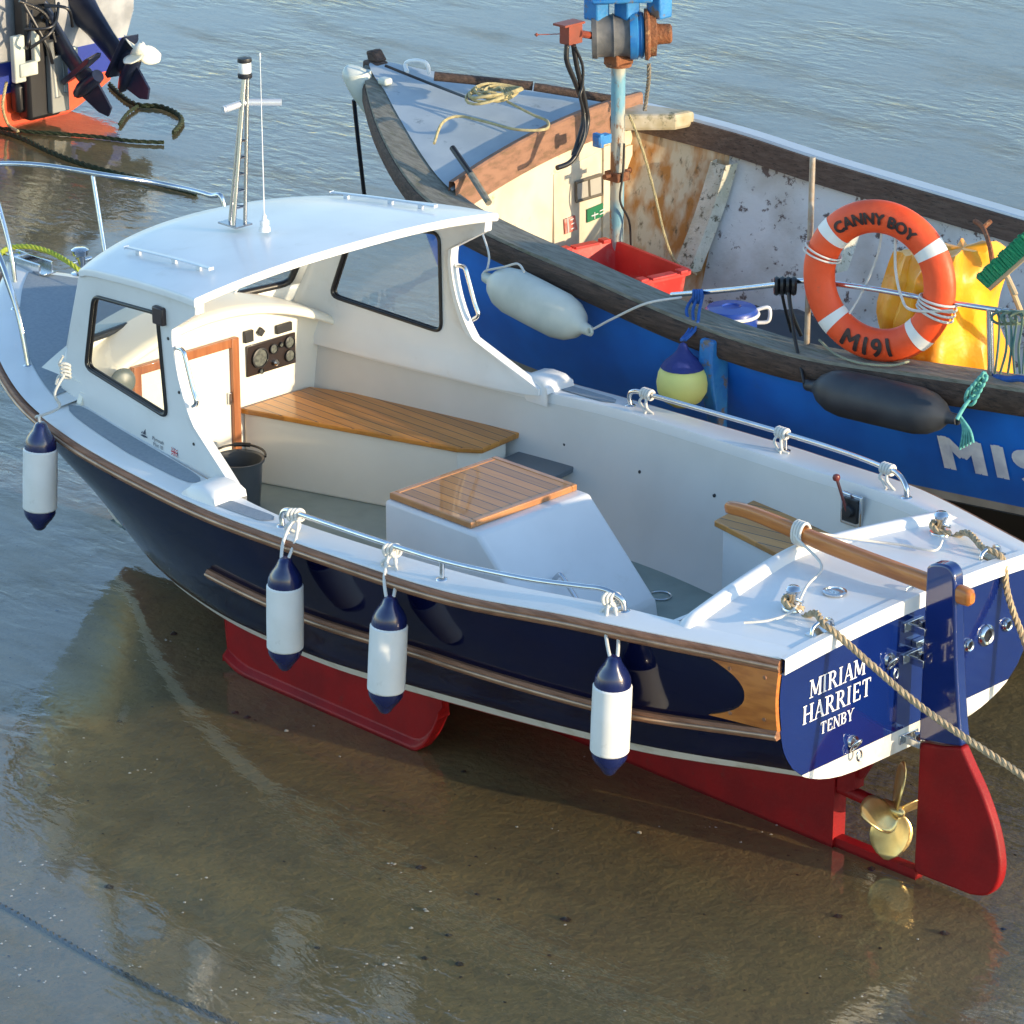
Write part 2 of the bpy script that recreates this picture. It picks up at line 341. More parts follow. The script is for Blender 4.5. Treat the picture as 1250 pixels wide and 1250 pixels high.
def water_material():
    M = bpy.data.materials.new("shallow_water"); M.use_nodes = True; nt = M.node_tree; N = nt.nodes; L = nt.links
    N.remove(N['Principled BSDF']); o = N['Material Output']
    t = N.new('ShaderNodeBsdfTransparent'); t.inputs[0].default_value = (.93, .93, .90, 1)
    g = N.new('ShaderNodeBsdfGlossy'); g.inputs['Roughness'].default_value = .05
    fo_, fz = schlick(nt, .15, .72)
    tc = N.new('ShaderNodeTexCoord')
    mp = N.new('ShaderNodeMapping'); mp.inputs['Rotation'].default_value = (0, 0, math.radians(45)); mp.inputs['Scale'].default_value = (1, 2.2, 1)
    L.new(tc.outputs['Object'], mp.inputs[0])
    def noise(s, d=3, dist=0.4, vec=mp):
        n = N.new('ShaderNodeTexNoise'); n.inputs['Scale'].default_value = s; n.inputs['Detail'].default_value = d; n.inputs['Distortion'].default_value = dist
        L.new(vec.outputs[0], n.inputs['Vector']); return n
    # patches of ruffled and of still water
    pm = N.new('ShaderNodeTexNoise'); pm.inputs['Scale'].default_value = .55; pm.inputs['Detail'].default_value = 3; L.new(tc.outputs['Object'], pm.inputs['Vector'])
    pr = N.new('ShaderNodeMapRange'); pr.inputs[1].default_value = .42; pr.inputs[2].default_value = .62; pr.inputs[3].default_value = .12; pr.inputs[4].default_value = 1.0; L.new(pm.outputs[0], pr.inputs[0])
    b1 = N.new('ShaderNodeBump'); b1.inputs['Distance'].default_value = .013; L.new(noise(5).outputs[0], b1.inputs['Height']); L.new(pr.outputs[0], b1.inputs['Strength'])
    b2 = N.new('ShaderNodeBump'); b2.inputs['Distance'].default_value = .0014; L.new(noise(30, 3).outputs[0], b2.inputs['Height']); L.new(b1.outputs[0], b2.inputs['Normal']); L.new(pr.outputs[0], b2.inputs['Strength'])
    rr_ = N.new('ShaderNodeMapRange'); rr_.inputs[1].default_value = .35; rr_.inputs[2].default_value = .7; rr_.inputs[3].default_value = .02; rr_.inputs[4].default_value = .10
    pm2 = N.new('ShaderNodeTexNoise'); pm2.inputs['Scale'].default_value = 1.3; pm2.inputs['Detail'].default_value = 5; L.new(mp.outputs[0], pm2.inputs['Vector']); L.new(pm2.outputs[0], rr_.inputs[0]); L.new(rr_.outputs[0], g.inputs['Roughness'])
    for n in (g, fz): L.new(b2.outputs[0], n.inputs['Normal'])
    mp3 = N.new('ShaderNodeMapping'); mp3.inputs['Rotation'].default_value = (0, 0, math.radians(38)); mp3.inputs['Scale'].default_value = (.45, 1.7, 1); L.new(tc.outputs['Object'], mp3.inputs[0])
    n5 = N.new('ShaderNodeTexNoise'); n5.inputs['Scale'].default_value = 1.1; n5.inputs['Detail'].default_value = 9; n5.inputs['Roughness'].default_value = .65; L.new(mp3.outputs[0], n5.inputs['Vector'])
    m5 = N.new('ShaderNodeMapRange'); m5.inputs[1].default_value = .50; m5.inputs[2].default_value = .64; m5.inputs[3].default_value = 1.0; m5.inputs[4].default_value = .66; L.new(n5.outputs[0], m5.inputs[0])
    mm5 = N.new('ShaderNodeMath'); mm5.operation = 'MULTIPLY'; L.new(fo_, mm5.inputs[0]); L.new(m5.outputs[0], mm5.inputs[1])
    x = N.new('ShaderNodeMixShader'); L.new(mm5.outputs[0], x.inputs[0]); L.new(t.outputs[0], x.inputs[1]); L.new(g.outputs[0], x.inputs[2]); L.new(x.outputs[0], o.inputs[0])
    return M
def ground_z(x, y):
    return 0.0
sm = MB()
R_ = [0, 4, 8, 12, 16, 20, 26, 34, 45, 70, 120, 300, 1500]
G = [[(2+r*math.cos(t), -1+r*math.sin(t), 0) for t in np.linspace(0, 2*PI, 48, endpoint=False)] for r in R_[1:]]
sm.grid(G, closed_v=True, flip=False); c0 = len(sm.v); sm.v.append((2, -1, 0)); sm.f += [(c0, i, (i+1) % 48) for i in range(48)]; sm.m += [0]*48
o = obj('sand', sm, sand_material(), smooth=0); tag(o, 'wet brown sand of the drained harbour under a film of water', 'ground', kind='structure')
o = obj('water', MB().add([(p[0], p[1], .012) for p in sm.v], sm.f), water_material(), smooth=0)
tag(o, 'thin sheet of rippled water lying over the brown harbour sand', 'water', kind='structure')

# ================================================================== BOAT A : the cabin boat
A = thing('cabin_boat', 'navy and white open cabin boat with red keel and teak seats, aground in the centre', 'boat', (2.7, 0, 0))
NU = 61
u = np.linspace(0, 1, NU)
ut = [0, .15, .3, .45, .6, .75, .87, .95, 1]
LY = {0: [.803, 1.045, 1.163, 1.172, 1.112, .965, .665, .31, .012],
      1: [.822, 1.020, 1.115, 1.125, 1.060, .900, .590, .26, .012],
      2: [.803, .960, 1.045, 1.058, .985, .800, .480, .195, .012],
      3: [.765, .905, .970, .985, .905, .705, .405, .150, .012],
      4: [.655, .840, .885, .900, .815, .605, .335, .115, .012],
      5: [.42, .57, .61, .60, .53, .37, .19, .07, .010],
      6: [.035, .035, .035, .035, .035, .035, .03, .02, .010]}
XS = {0: 5.955, 1: 5.84, 2: 5.64, 3: 5.40, 4: 5.14, 5: 5.02, 6: 4.9}
def sheer(X): return pchip(X, [0, .74, 1.5, 2.6, 3.2, 4, 5, 5.96], [1.205, 1.197, 1.145, 1.108, 1.095, 1.105, 1.17, 1.28])
def lz(k, X):
    if k == 0: return sheer(X)
    z2 = pchip(X, [0, .8, 1.7, 2.5, 3.4, 4.2, 4.9, 5.7], [.89, .80, .77, .72, .71, .72, .74, .80])
    z4 = .655-.095*X
    if k == 2: return z2
    if k == 4: return z4
    if k == 1: return (sheer(X)+z2)/2
    if k == 3: return (z2*.5+z4*.5)
    zk = pchip(X, [0, 1, 2, 3, 4, 5.1], [.566, .44, .33, .25, .18, .10])
    if k == 6: return zk
    return zk*.62+z4*.38-.02
def hull_level(k):
    X = u*XS[k]; Y = pchip(u, ut, LY[k]); return np.stack([X, Y, lz(k, X)], 1)
LV = [hull_level(k) for k in range(7)]
def sections(port=1):
    out = []
    for i in range(NU):
        S = cr([LV[k][i] for k in range(7)], 4); S[:, 1] *= port; out.append(S)
    return np.array(out)
SP = sections(1)                       # NU x 25 x 3  (4 per level); stripe from index 14.6..16
# insert the boot stripe edge: level index 16 = stripe bottom, 15 ~ top edge moved to a fixed width
for i in range(NU):
    a, b = SP[i, 16], SP[i, 14]; d = b-a; w = .054+.016*(1-abs(i/NU-.4)); SP[i, 15] = a+d/np.linalg.norm(d)*w
hm = MB()
for sgn in (1, -1):
    S = SP.copy(); S[:, :, 1] *= sgn
    hm.grid(S[:, :16], 0, flip=(sgn == 1)); hm.grid(S[:, 15:17], 1, flip=(sgn == 1)); hm.grid(S[:, 16:], 2, flip=(sgn == 1))
hull = obj('hull', hm, [NAVY, BOOT, RED], A, smooth=60)
# transom
tp = [tuple(SP[0, j]) for j in range(25)]; zl = .665
tm = MB()
top = [p for p in tp if p[2] > zl]
def tline(P, x, mi, mbx):
    """strip from +y outline to -y outline"""
    n = len(P); V = [(x, p[1], p[2]) for p in P]+[(x, -p[1], p[2]) for p in P]
    mbx.add(V, [(i, n+i, n+i+1, i+1) for i in range(n-1)], mi)
yb = np.interp(zl, [tp[16][2], tp[14][2]], [tp[16][1], tp[14][1]])
low = [p for p in tp if p[2] < zl]
tline([tp[0]]+[p for p in top[1:]]+[(0, max(yb, low[0][1]), zl)], -.004, 0, tm); tline([(0, max(yb, low[0][1]), zl)]+low, -.004, 1, tm)
obj('transom', tm, [NAVY2, BOOT], A, smooth=0)
# transom top white rim
def arc_y(n, w): return np.linspace(w, -w, n)
rim = MB(); G = []
for y in arc_y(21, .815):
    zt = 1.215+.035*(1-(y/.82)**2)
    G.append([(.02, y, zt+.004), (-.022, y, zt+.004), (-.026, y, zt), (-.026, y, zt-.062), (-.003, y, zt-.064)])
rim.grid(G, flip=True); obj('transom_capping', rim, W_GEL, A, smooth=40)

# deck: side decks + foredeck with inner edge
def sh_y(X): return pchip(X, LV[0][:, 0], LV[0][:, 1])
def inner_y(X): return pchip(X, [0, .5, .74, 1.3, 2.0, 2.6, 3.2, 4.0, 4.6], [.70, .81, .855, .94, 1.0, 1.02, .945, .80, .70])
DX = .017
def deckz(X, y): return sheer(X)+DX+.03*(1-min(1, abs(y)/max(sh_y(X), .05))**2)*(1 if X > 4.3 else 0)
dm = MB()
for sgn in (1, -1):
    G = []
    for X in np.linspace(.0, 4.46, 76):
        yo, yi = sh_y(X)+.008, inner_y(X); z = sheer(X)+DX
        G.append([(X, sgn*yo, z-.03), (X, sgn*yo, z-.006), (X, sgn*(yo-.008), z), (X, sgn*(yi+.02), z+.004), (X, sgn*(yi+.004), z+.001), (X, sgn*yi, z-.012), (X, sgn*yi, z-.07)])
    dm.grid(G, flip=(sgn == -1))
G = []
for t in np.linspace(0, 1, 40):
    X = 4.44+(5.962-4.44)*t; w = max(sh_y(X)+.008 if t < .999 else .0, .001)
    G.append([(X, s*w, sheer(X)+DX+.045*(1-s*s)) for s in np.linspace(1, -1, 21)])
dm.grid(G, flip=True)
deck = obj('deck', dm, W_GEL, A, smooth=50)
# grey anti-slip pads
def pad(poly, lift=.004, sub=True):
    P = []
    m_ = MB(); n = len(poly)
    pts = cr(poly, 6, closed=True)
    c = pts.mean(0)
    V = [(p[0], p[1], p[2]+lift) for p in pts]+[(p[0], p[1], p[2]-.002) for p in pts]; n = len(pts)
    m_.add(V, [tuple(range(n))]+[(i, n+i, n+(i+1) % n, (i+1) % n) for i in range(n)])
    return m_
def strip_pad(xs, yi, yo, sgn):
    m_ = MB(); G = []
    for X, a, b in zip(xs, yi, yo): G.append([(X, sgn*b, sheer(X)+DX+.0045), (X, sgn*a, sheer(X)+DX+.0075)])
    m_.grid(G, flip=(sgn == -1)); return m_
for sgn in (1, -1):
    xs = np.linspace(3.27, 4.44, 24); e = np.sqrt(np.clip(1-((xs-3.855)/.585)**8, 0, 1))
    ya_, yb2 = np.interp(xs, [3.3, 4.4], [.945, .765]), np.interp(xs, [3.3, 3.8, 4.4], [1.04, .985, .862]); mid = (ya_+yb2)/2; hw = (yb2-ya_)/2
    obj('deck_pad', strip_pad(xs, mid-hw*e, mid+hw*e, sgn), PAD, A, smooth=0)
    xs = np.linspace(2.68, 3.10, 16); e = np.sqrt(np.clip(1-((xs-2.89)/.21)**8, 0, 1))
    obj('deck_pad', strip_pad(xs, 1.08-.035*e, 1.08+.045*e, sgn), PAD, A, smooth=0)
fp = MB(); G = []
for t in np.linspace(0, 1, 24):
    X = 4.55+(5.78-4.55)*t; w = max(sh_y(X)-.13-.05*t, .0)*math.sqrt(max(0, 1-max(0, (t-.86)/.14)**4))
    w0 = sh_y(X)+.008
    G.append([(X, s*w, sheer(X)+DX+.045*(1-(s*w/w0)**2)+.004) for s in np.linspace(1, -1, 15)])
fp.grid(G, flip=True); obj('foredeck_pad', fp, PAD, A, smooth=50)

# rubbing strakes : timber with a metal half-round on top
def strake(name, path, h, w, mt, parent, metalr=.010, strip=True):
    P = np.array(path); m_ = MB()
    T = np.gradient(P, axis=0); T[:, 2] = 0; T /= np.linalg.norm(T, axis=1)[:, None]
    sg = 1 if P[len(P)//3][1] > 0 else -1
    nrm = np.stack([-T[:, 1], T[:, 0], 0*T[:, 0]], 1); 
    if nrm[len(P)//3][1]*sg < 0: nrm = -nrm
    G = []
    for i in range(len(P)):
        p, n_ = P[i], nrm[i]; z = UPZ
        G.append([p+z*h/2-n_*.012, p+z*h/2+n_*w*.75, p+z*h*.3+n_*w, p-z*h*.3+n_*w, p-z*h/2+n_*w*.75, p-z*h/2-n_*.012])
    m_.grid(G, closed_v=True)
    k = 6; m_.f.append(tuple(len(m_.v)-k+i for i in range(k))); m_.m.append(0); m_.f.append(tuple(len(m_.v)-k*len(P)+i for i in range(k))[::-1]); m_.m.append(0)
    o = obj(name, m_, mt, parent, smooth=30)
    if strip:
        q = MB(); q.tube(P+nrm*(w+.001), metalr, 8); obj('metal_strip', q, BRASS, o, smooth=60)
    return o
for sgn in (1, -1):
    P = LV[0].copy()[:-1]; P = P[::1]; P[:, 1] *= sgn; P[:, 2] -= .018
    Q = np.vstack([P, [[5.965, 0.0, 1.263]]]) if sgn == 1 else np.vstack([P, [[5.965, 0.0, 1.262]]])
    strake('rubbing_strake', Q, .050, .034, TEAKC, A, .008)
    # lower strake follows the topsides at level 2
    P = LV[2].copy(); P = np.array([p for p in P if p[0] < 3.25]); P[:, 1] *= sgn
    P[:, 2] -= 0.0
    strake('lower_strake', P, .044, .034, TEAKC, A, .008)
# quarter boards at the stern corners
for sgn in (1, -1):
    m_ = MB()
    def hp(X, z, off):
        i = X/5.96*(NU-1); i0 = int(i)
        S = SP[min(i0, NU-2)]*(1-(i-i0))+SP[min(i0, NU-2)+1]*(i-i0)
        y = np.interp(z, S[:17, 2][::-1], S[:17, 1][::-1]); return (X, sgn*(y+off), z)
    zb, zt = .905, 1.165
    xf = lambda z: .13+.17*(abs((z-(zb+zt)/2)/((zt-zb)/2))**2.2)     # concave forward edge
    Go = []; Gi = []
    for z in np.linspace(zb, zt, 15):
        Go.append([hp(x, z, .020) for x in np.linspace(-.004, xf(z), 5)]); 
    G = np.array(Go); m_.grid(G, flip=(sgn == -1))
    edge = list(G[0, :])+list(G[:, -1])[1:]+list(G[-1, ::-1])[1:]+list(G[::-1, 0])[1:-1]
    n = len(edge); V = edge+[(p[0], p[1]-sgn*.026, p[2]) for p in edge]
    m_.add(V, [((i+1) % n, i, n+i, n+(i+1) % n) for i in range(n)])
    for (bx, bz) in ((.03, 1.13), (.03, .94), (.2, 1.14), (.2, .93)):
        pass
    qb = obj('quarter_board', m_, TEAKV, A, smooth=30)
    for (bx, bz) in ((.05, 1.13), (.05, .95), (.2, 1.135), (.2, .94)):
        sm_ = MB(); c = np.array(hp(bx, bz, .020)); sm_.lathe([(0, .003), (.008, .002), (.010, -.002)], c, (0, sgn, 0), 10)
        obj('plug', sm_, TEAKC, qb)
m_ = MB(); m_.lathe([(0, .012), (.016, .010), (.022, .003), (.024, 0)], hp(.45, 1.04, 0), (0, 1, 0), 16)
hpx = lambda X, z, s: (X, s*np.interp(z, SP[int(X/5.96*(NU-1))][:17, 2][::-1], SP[int(X/5.96*(NU-1))][:17, 1][::-1]), z)
m_ = MB(); m_.lathe([(.0, .004), (.010, .004), (.012, .014), (.02, .012), (.024, 0)], hpx(.47, 1.05, 1), (0, 1, 0), 16); obj('skin_fitting', m_, STEEL, A)

# keel, skeg, bilge keels
km = MB(); zk = lambda X: float(lz(6, X))
P = [(.33, .40), (.34, .34), (.34, .02), (.2, .02), (-.08, .02), (-.08, .0), (4.9, .0), (5.14, .03)]
xs = np.linspace(.34, 4.75, 50)
G = []
for X in xs:
    zt = zk(X)+.03; zb = -.004 if X < 2.1 else ((X-2.1)/2.65)**1.3*.15; w = .04
    G.append([(X, w, zt), (X, w, zb), (X, -w, zb), (X, -w, zt)])
km.grid(G, flip=False, closed_v=True); km.f.append((0, 1, 2, 3)); km.m.append(0)
km.box((.13, 0, .022), (.45, .05, .044))                                    # heel shoe under the propeller
km.prism([(.335, .42), (.335, .28), (.30, .27), (.24, .30), (.24, .42)], lambda a, b: (a, .03, b), lambda a, b: (a, -.03, b))
km.tube([(.34, 0, .27), (.12, 0, .262)], .028, 14)
km.prism([(.36, .5), (.36, .36), (.22, .35), (.10, .56)], lambda a, b: (a, .012, b), lambda a, b: (a, -.012, b))
obj('keel', km, RED, A, smooth=40)
for sgn in (1, -1):
    m_ = MB(); G = []
    for X in np.linspace(2.12, 3.58, 40):
        t = (X-2.12)/1.46; zb = (.22*(1-min(1, t/.13))**2 if t < .13 else 0)+(.05*((t-.88)/.12)**2 if t > .88 else 0)
        zt = .42-.06*t; y0 = .60; yt = .62+.03
        G.append([(X, sgn*(yt-.02), zt+.06), (X, sgn*(y0+.005), zb+.045), (X, sgn*(y0+.035), zb+.02), (X, sgn*(y0+.035), zb-.004), (X, sgn*(y0-.03), zb-.004), (X, sgn*(yt-.06), zt+.06)])
    m_.grid(G, closed_v=True, flip=(sgn == 1)); m_.f.append((0, 1, 2, 3, 4, 5)); m_.m.append(0); b_ = len(m_.v)-6; m_.f.append((b_+5, b_+4, b_+3, b_+2, b_+1, b_)); m_.m.append(0)
    obj('bilge_keel', m_, RED, A, smooth=40, bevel=.006)

# rudder
rud = MB()
f3 = lambda y: (lambda a, b: (a, y, b))
prof = [(-.085, 1.40), (-.12, 1.425), (-.19, 1.435), (-.225, 1.40), (-.235, 1.3), (-.255, 1.05), (-.285, .80), (-.305, .68)]
blue_p = cr(prof, 3).tolist()+[(-.20, .655), (-.085, .64)]
rud.prism([tuple(p[:2]) for p in blue_p], f3(.032), f3(-.032))
rd = obj('rudder', rud, NAVY2, A, smooth=40, bevel=.012, seg=3)
low_p = cr([(-.30, .675), (-.35, .60), (-.42, .50), (-.49, .36), (-.525, .22), (-.51, .12), (-.46, .06), (-.38, .035)], 4).tolist()+[(-.1, .03), (-.085, .05), (-.085, .625), (-.2, .645)]
obj('rudder_blade', MB().prism([tuple(p[:2]) for p in low_p], f3(.026), f3(-.026)), RED, rd, smooth=40, bevel=.012, seg=3)
for z in (.62, .98, 1.12):
    pg = MB(); pg.lathe([(0, -.03), (.014, -.03), (.014, .03), (0, .03)], (-.055, 0, z), (0, 0, 1), 12); pg.box((-.05, .036, z), (.10, .008, .032)); pg.box((-.05, -.036, z), (.10, .008, .032)); pg.box((-.008, 0, z), (.012, .12, .04))
    obj('hinge', pg, STEEL, rd, smooth=40, bevel=.002)
# tiller
tl = MB(); ctr = cr([(-.30, 0, 1.318), (-.2, 0, 1.32), (.1, 0, 1.325), (.45, 0, 1.335), (.75, 0, 1.355), (.9, 0, 1.36), (1.02, 0, 1.35)], 5)
rr_ = np.interp(np.linspace(0, 1, len(ctr)), [0, .02, .1, .5, .75, .93, .98, 1], [.018, .027, .030, .028, .024, .023, .020, .008])
G = [[(p[0], math.copysign(abs(math.cos(a))**.6, math.cos(a))*r*.9, p[2]+math.copysign(abs(math.sin(a))**.6, math.sin(a))*r*1.25) for a in np.linspace(0, 2*PI, 16, endpoint=False)] for p, r in zip(ctr, rr_)]
tl.grid(G, closed_v=True, flip=True); tl.f.append(tuple(range(16))[::1]); tl.m.append(0)
obj('tiller', tl, TEAKV, A, smooth=50)
# propeller
pm_ = MB(); hub = np.array([.055, 0, .262]); pm_.lathe([(0, -.06), (.014, -.055), (.026, -.03), (.034, .02), (.034, .05), (0, .05)], hub, (1, 0, 0), 16)
pr_ = obj('propeller', pm_, BRONZE, A, smooth=50)
for k in range(4):
    a0 = k*PI/2+.12; bm = MB(); G = []
    for r in np.linspace(.02, .215, 10):
        t = (r-.02)/.18; ch = .12*math.sin(PI*min(1, .18+.72*t))**.8*(1 if t < .97 else .5); tw = math.radians(62-30*t); row = []
        for c in np.linspace(-1, 1, 9):
            s_ = c*ch; dx = s_*math.cos(tw)*.8; dt = s_*math.sin(tw)+.02*t
            ang = a0+math.atan2(dt, r+.02); row.append((hub[0]+dx-.01, hub[1]+r*math.cos(ang), hub[2]+r*math.sin(ang)))
        G.append(row)
    bm.grid(G); bo = obj('blade', bm, BRONZE, pr_, smooth=60); so_ = bo.modifiers.new('solid', 'SOLIDIFY'); so_.thickness = .007; so_.offset = 0

# cockpit: sole, side linings
sole = MB(); G = []
def wall_b(X): return pchip(X, [.6, 1.0, 1.6, 2.2, 3.0, 3.8, 4.5], [.50, .62, .74, .80, .80, .70, .56])
for X in np.linspace(.62, 4.45, 20): G.append([(X, wall_b(X)+.02, .5), (X, -wall_b(X)-.02, .5)])
sole.grid(G, flip=True); obj('cockpit_sole', sole, SOLE, A, smooth=0)
for sgn in (1, -1):
    m_ = MB(); G = []
    for X in np.linspace(.50, 4.41, 50):
        yt, yb_ = inner_y(X), wall_b(X); zt = sheer(X)-.05
        Z = np.linspace(0, 1, 9); G.append([(X, sgn*(yb_+(yt-yb_)*t**.55), .49+(zt+.02-.49)*t) for t in Z])
    m_.grid(G, flip=(sgn == 1)); obj('cockpit_lining', m_, W_WALL, A, smooth=60)
# cove moulding at the sole / under bulkhead
# companionway bulkhead
def quadbox(mb, c4, th, nrm, mi=0):
    c4 = [np.array(p, float) for p in c4]; n_ = np.array(nrm, float)
    V = c4+[p+n_*th for p in c4]; mb.add(V, [(0, 1, 2, 3), (7, 6, 5, 4), (0, 4, 5, 1), (1, 5, 6, 2), (2, 6, 7, 3), (3, 7, 4, 0)], mi); return mb
XB = 4.40
bk = MB(); bpz = [(.52, .5), (.63, .7), (.74, .95), (.775, 1.15)]+[(y, 1.415-.34*y*y) for y in np.linspace(.74, -.74, 21)]+[(-.775, 1.15), (-.74, .95), (-.63, .7), (-.52, .5)]
bk.prism(bpz, lambda a, b: (XB, a, b), lambda a, b: (XB+.03, a, b))
obj('bulkhead', bk, W_IN, A, smooth=0)
dfm = MB(); xa = XB-.018; y1, y0, zt, w = -.19, .47, 1.265, .045
for b_ in (((y1+w/2), (.5+zt)/2, w, zt-.5), ((y0-w/2), (.5+zt)/2, w, zt-.5)):
    dfm.box((xa, b_[0], b_[1]), (.03, b_[2], b_[3]))
dfm.box((xa, (y0+y1)/2, zt-w/2), (.026, y0-y1-2*w, w))
do = obj('door_frame', dfm, mat('door_teak', (.36, .13, .045), .4, col2=(.28, .09, .03), stretch=(8, 8, 1), nscale=5, coat=.3), A, smooth=30, bevel=.004)
dp = MB(); dp.box((XB-.006, (y0+y1)/2, (.5+zt-w)/2), (.010, y0-y1-2*w, zt-w-.5)); obj('door', dp, W_IN, A, smooth=0)
m_ = MB(); m_.box((XB-.018, y1+.06, .96), (.02, .02, .06)); obj('latch', m_, STEEL, A, bevel=.002)
# instrument panel
ip = MB(); quadbox(ip, [(XB-.012, -.255, 1.035), (XB-.012, -.575, 1.035), (XB-.012, -.575, 1.195), (XB-.012, -.255, 1.195)], .010, (1, 0, 0))
ipo = obj('instrument_panel', ip, mat('walnut_panel', (.025, .016, .014), .3, coat=.4), A, bevel=.003)
dial = mat('dial_face', (.14, .15, .13), .3, col2=(.06, .065, .06), nscale=60)
for (y, z, r) in ((-.335, 1.12, .052), (-.425, 1.145, .026), (-.53, 1.155, .032), (-.53, 1.085, .032), (-.34, 1.05, .014), (-.475, 1.155, .014)):
    g_ = MB(); g_.lathe([(r, .0), (r, .012), (r*.86, .014), (r*.84, .006), (0, .006)], (XB-.012, y, z), (-1, 0, 0), 24); gg = obj('gauge', g_, [DGREY], ipo, smooth=40)
    g2 = MB(); g2.lathe([(r*.83, .0075), (0, .0075)], (XB-.012, y, z), (-1, 0, 0), 20); g2.box((XB-.021, y, z+r*.3), (.001, r*.12, r*.7)); g2.v = g2.v
    obj('gauge_face', g2, dial, ipo, smooth=0)
m_ = MB(); m_.lathe([(.014, 0), (.016, .02), (.008, .03), (0, .03)], (XB-.012, -.43, 1.075), (-1, 0, 0), 14); obj('ignition_switch', m_, STEEL, ipo)
for q_ in (((XB-.01, -.27, 1.245), (.018, .055, .06), None), ((XB-.01, -.35, 1.25), (.018, .035, .035), Matrix.Rotation(PI/4, 3, 'X')), ((XB-.01, -.50, 1.235), (.018, .10, .045), None)):
    m_ = MB(); m_.box(q_[0], q_[1], R=q_[2]); obj('switch_panel', m_, DGREY, A, bevel=.003)

# bench seat, starboard
bz = .89
bp_ = [(4.385, -.20), (3.70, -.42), (3.235, -.565), (3.135, -.64), (3.175, -1.01), (3.8, -.90), (4.385, -.66)]
m_ = MB(); m_.prism(bp_[::-1], lambda a, b: (a, b, bz-.028), lambda a, b: (a, b, bz))
bt = obj('bench_top', m_, TEAKP, A, smooth=0, bevel=.006)
bb = [(4.39, -.225), (3.70, -.445), (3.25, -.585), (3.165, -.66), (3.19, -.86), (3.8, -.80), (4.39, -.62)]
m_ = MB(); m_.prism(bb[::-1], lambda a, b: (a, b, .5), lambda a, b: (a, b, bz-.028)); obj('bench_base', m_, W_IN, A, smooth=0, bevel=.012)
# grey step aft of the bench
m_ = MB(); m_.prism([(2.79, -.76), (3.14, -.74), (3.17, -1.0), (2.83, -1.0)], lambda a, b: (a, b, .77), lambda a, b: (a, b, .80)); m_.box((3.02, -.90, .61), (.26, .05, .22)); obj('step', m_, mat('step_grey', (.13, .145, .155), .5), A, bevel=.006)

# engine box
ez = 1.0
m_ = MB(); sideP = [(2.76, .5), (2.76, ez), (2.16, ez), (1.74, .60), (1.72, .5)]
m_.prism(sideP[::-1], lambda a, b: (a, .35, b), lambda a, b: (a, -.37, b))
eb = obj('engine_box', m_, W_GEL, A, smooth=20, bevel=.018, seg=3)
m_ = MB(); m_.prism([(2.745, .325), (2.225, .31), (2.225, -.345), (2.745, -.345)][::-1], lambda a, b: (a, b, ez+.001), lambda a, b: (a, b, ez+.03)); ld = obj('lid', m_, TEAKP, eb, smooth=0, bevel=.008)
tr = mat('teak_edge', (.50, .22, .07), .35, col2=(.4, .16, .05), coat=.5)
m_ = MB(); x0_, x1_, y0_, y1_ = 2.222, 2.748, -.348, .328
for (cx, cy, dx, dy) in (((x0_+x1_)/2, y0_+.016, x1_-x0_, .032), ((x0_+x1_)/2, y1_-.016, x1_-x0_, .032), (x0_+.016, (y0_+y1_)/2, .032, y1_-y0_-.064), (x1_-.016, (y0_+y1_)/2, .032, y1_-y0_-.064)):
    m_.box((cx, cy, ez+.0175), (dx, dy, .031))
obj('lid_edging', m_, tr, eb, smooth=0, bevel=.005)
# lifting handle on the sloping face
def slope_pt(t, y, off):   # t 0 top .. 1 bottom
    a = np.array([2.16, y, ez]); b = np.array([1.74, y, .60]); n_ = np.array([-.4, 0, .42]); n_ /= np.linalg.norm(n_); return a+(b-a)*t+n_*off
hp_ = [slope_pt(.62, .02, 0), slope_pt(.62, .02, .05), slope_pt(.68, .01, .06), slope_pt(.92, -.0, .06), slope_pt(.98, -.0, .05), slope_pt(.98, -.0, 0)]
hp_ = [slope_pt(.55, .10, 0), slope_pt(.55, .10, .045), slope_pt(.60, .10, .055), slope_pt(.88, .10, .055), slope_pt(.93, .10, .045), slope_pt(.93, .10, 0)]
m_ = MB(); m_.tube(cr(hp_, 5), .011, 10); obj('handle', m_, STEEL, eb)

# helm seat, starboard quarter
hz = .94
hpy = [(1.64, -.63), (1.09, -.52), (.62, -.43), (.62, -.80), (1.13, -.93), (1.69, -.985)]
m_ = MB(); m_.prism(hpy[::-1], lambda a, b: (a, b, hz-.03), lambda a, b: (a, b, hz)); obj('helm_seat', m_, TEAKP3, A, bevel=.006)
m_ = MB(); m_.prism([(1.61, -.655), (1.07, -.545), (.62, -.455), (.62, -.60), (1.1, -.70), (1.63, -.80)][::-1], lambda a, b: (a, b, .5), lambda a, b: (a, b, hz-.03)); obj('seat_base', m_, W_GEL, A, bevel=.01)
# aft bulkhead
m_ = MB(); m_.prism([(.45, .52), (.66, .66), (.76, .9), (.80, 1.19), (-.80, 1.19), (-.76, .9), (-.66, .66), (-.45, .52)], lambda a, b: (.60, a, b), lambda a, b: (.58, a, b)); obj('aft_bulkhead', m_, W_GEL, A)
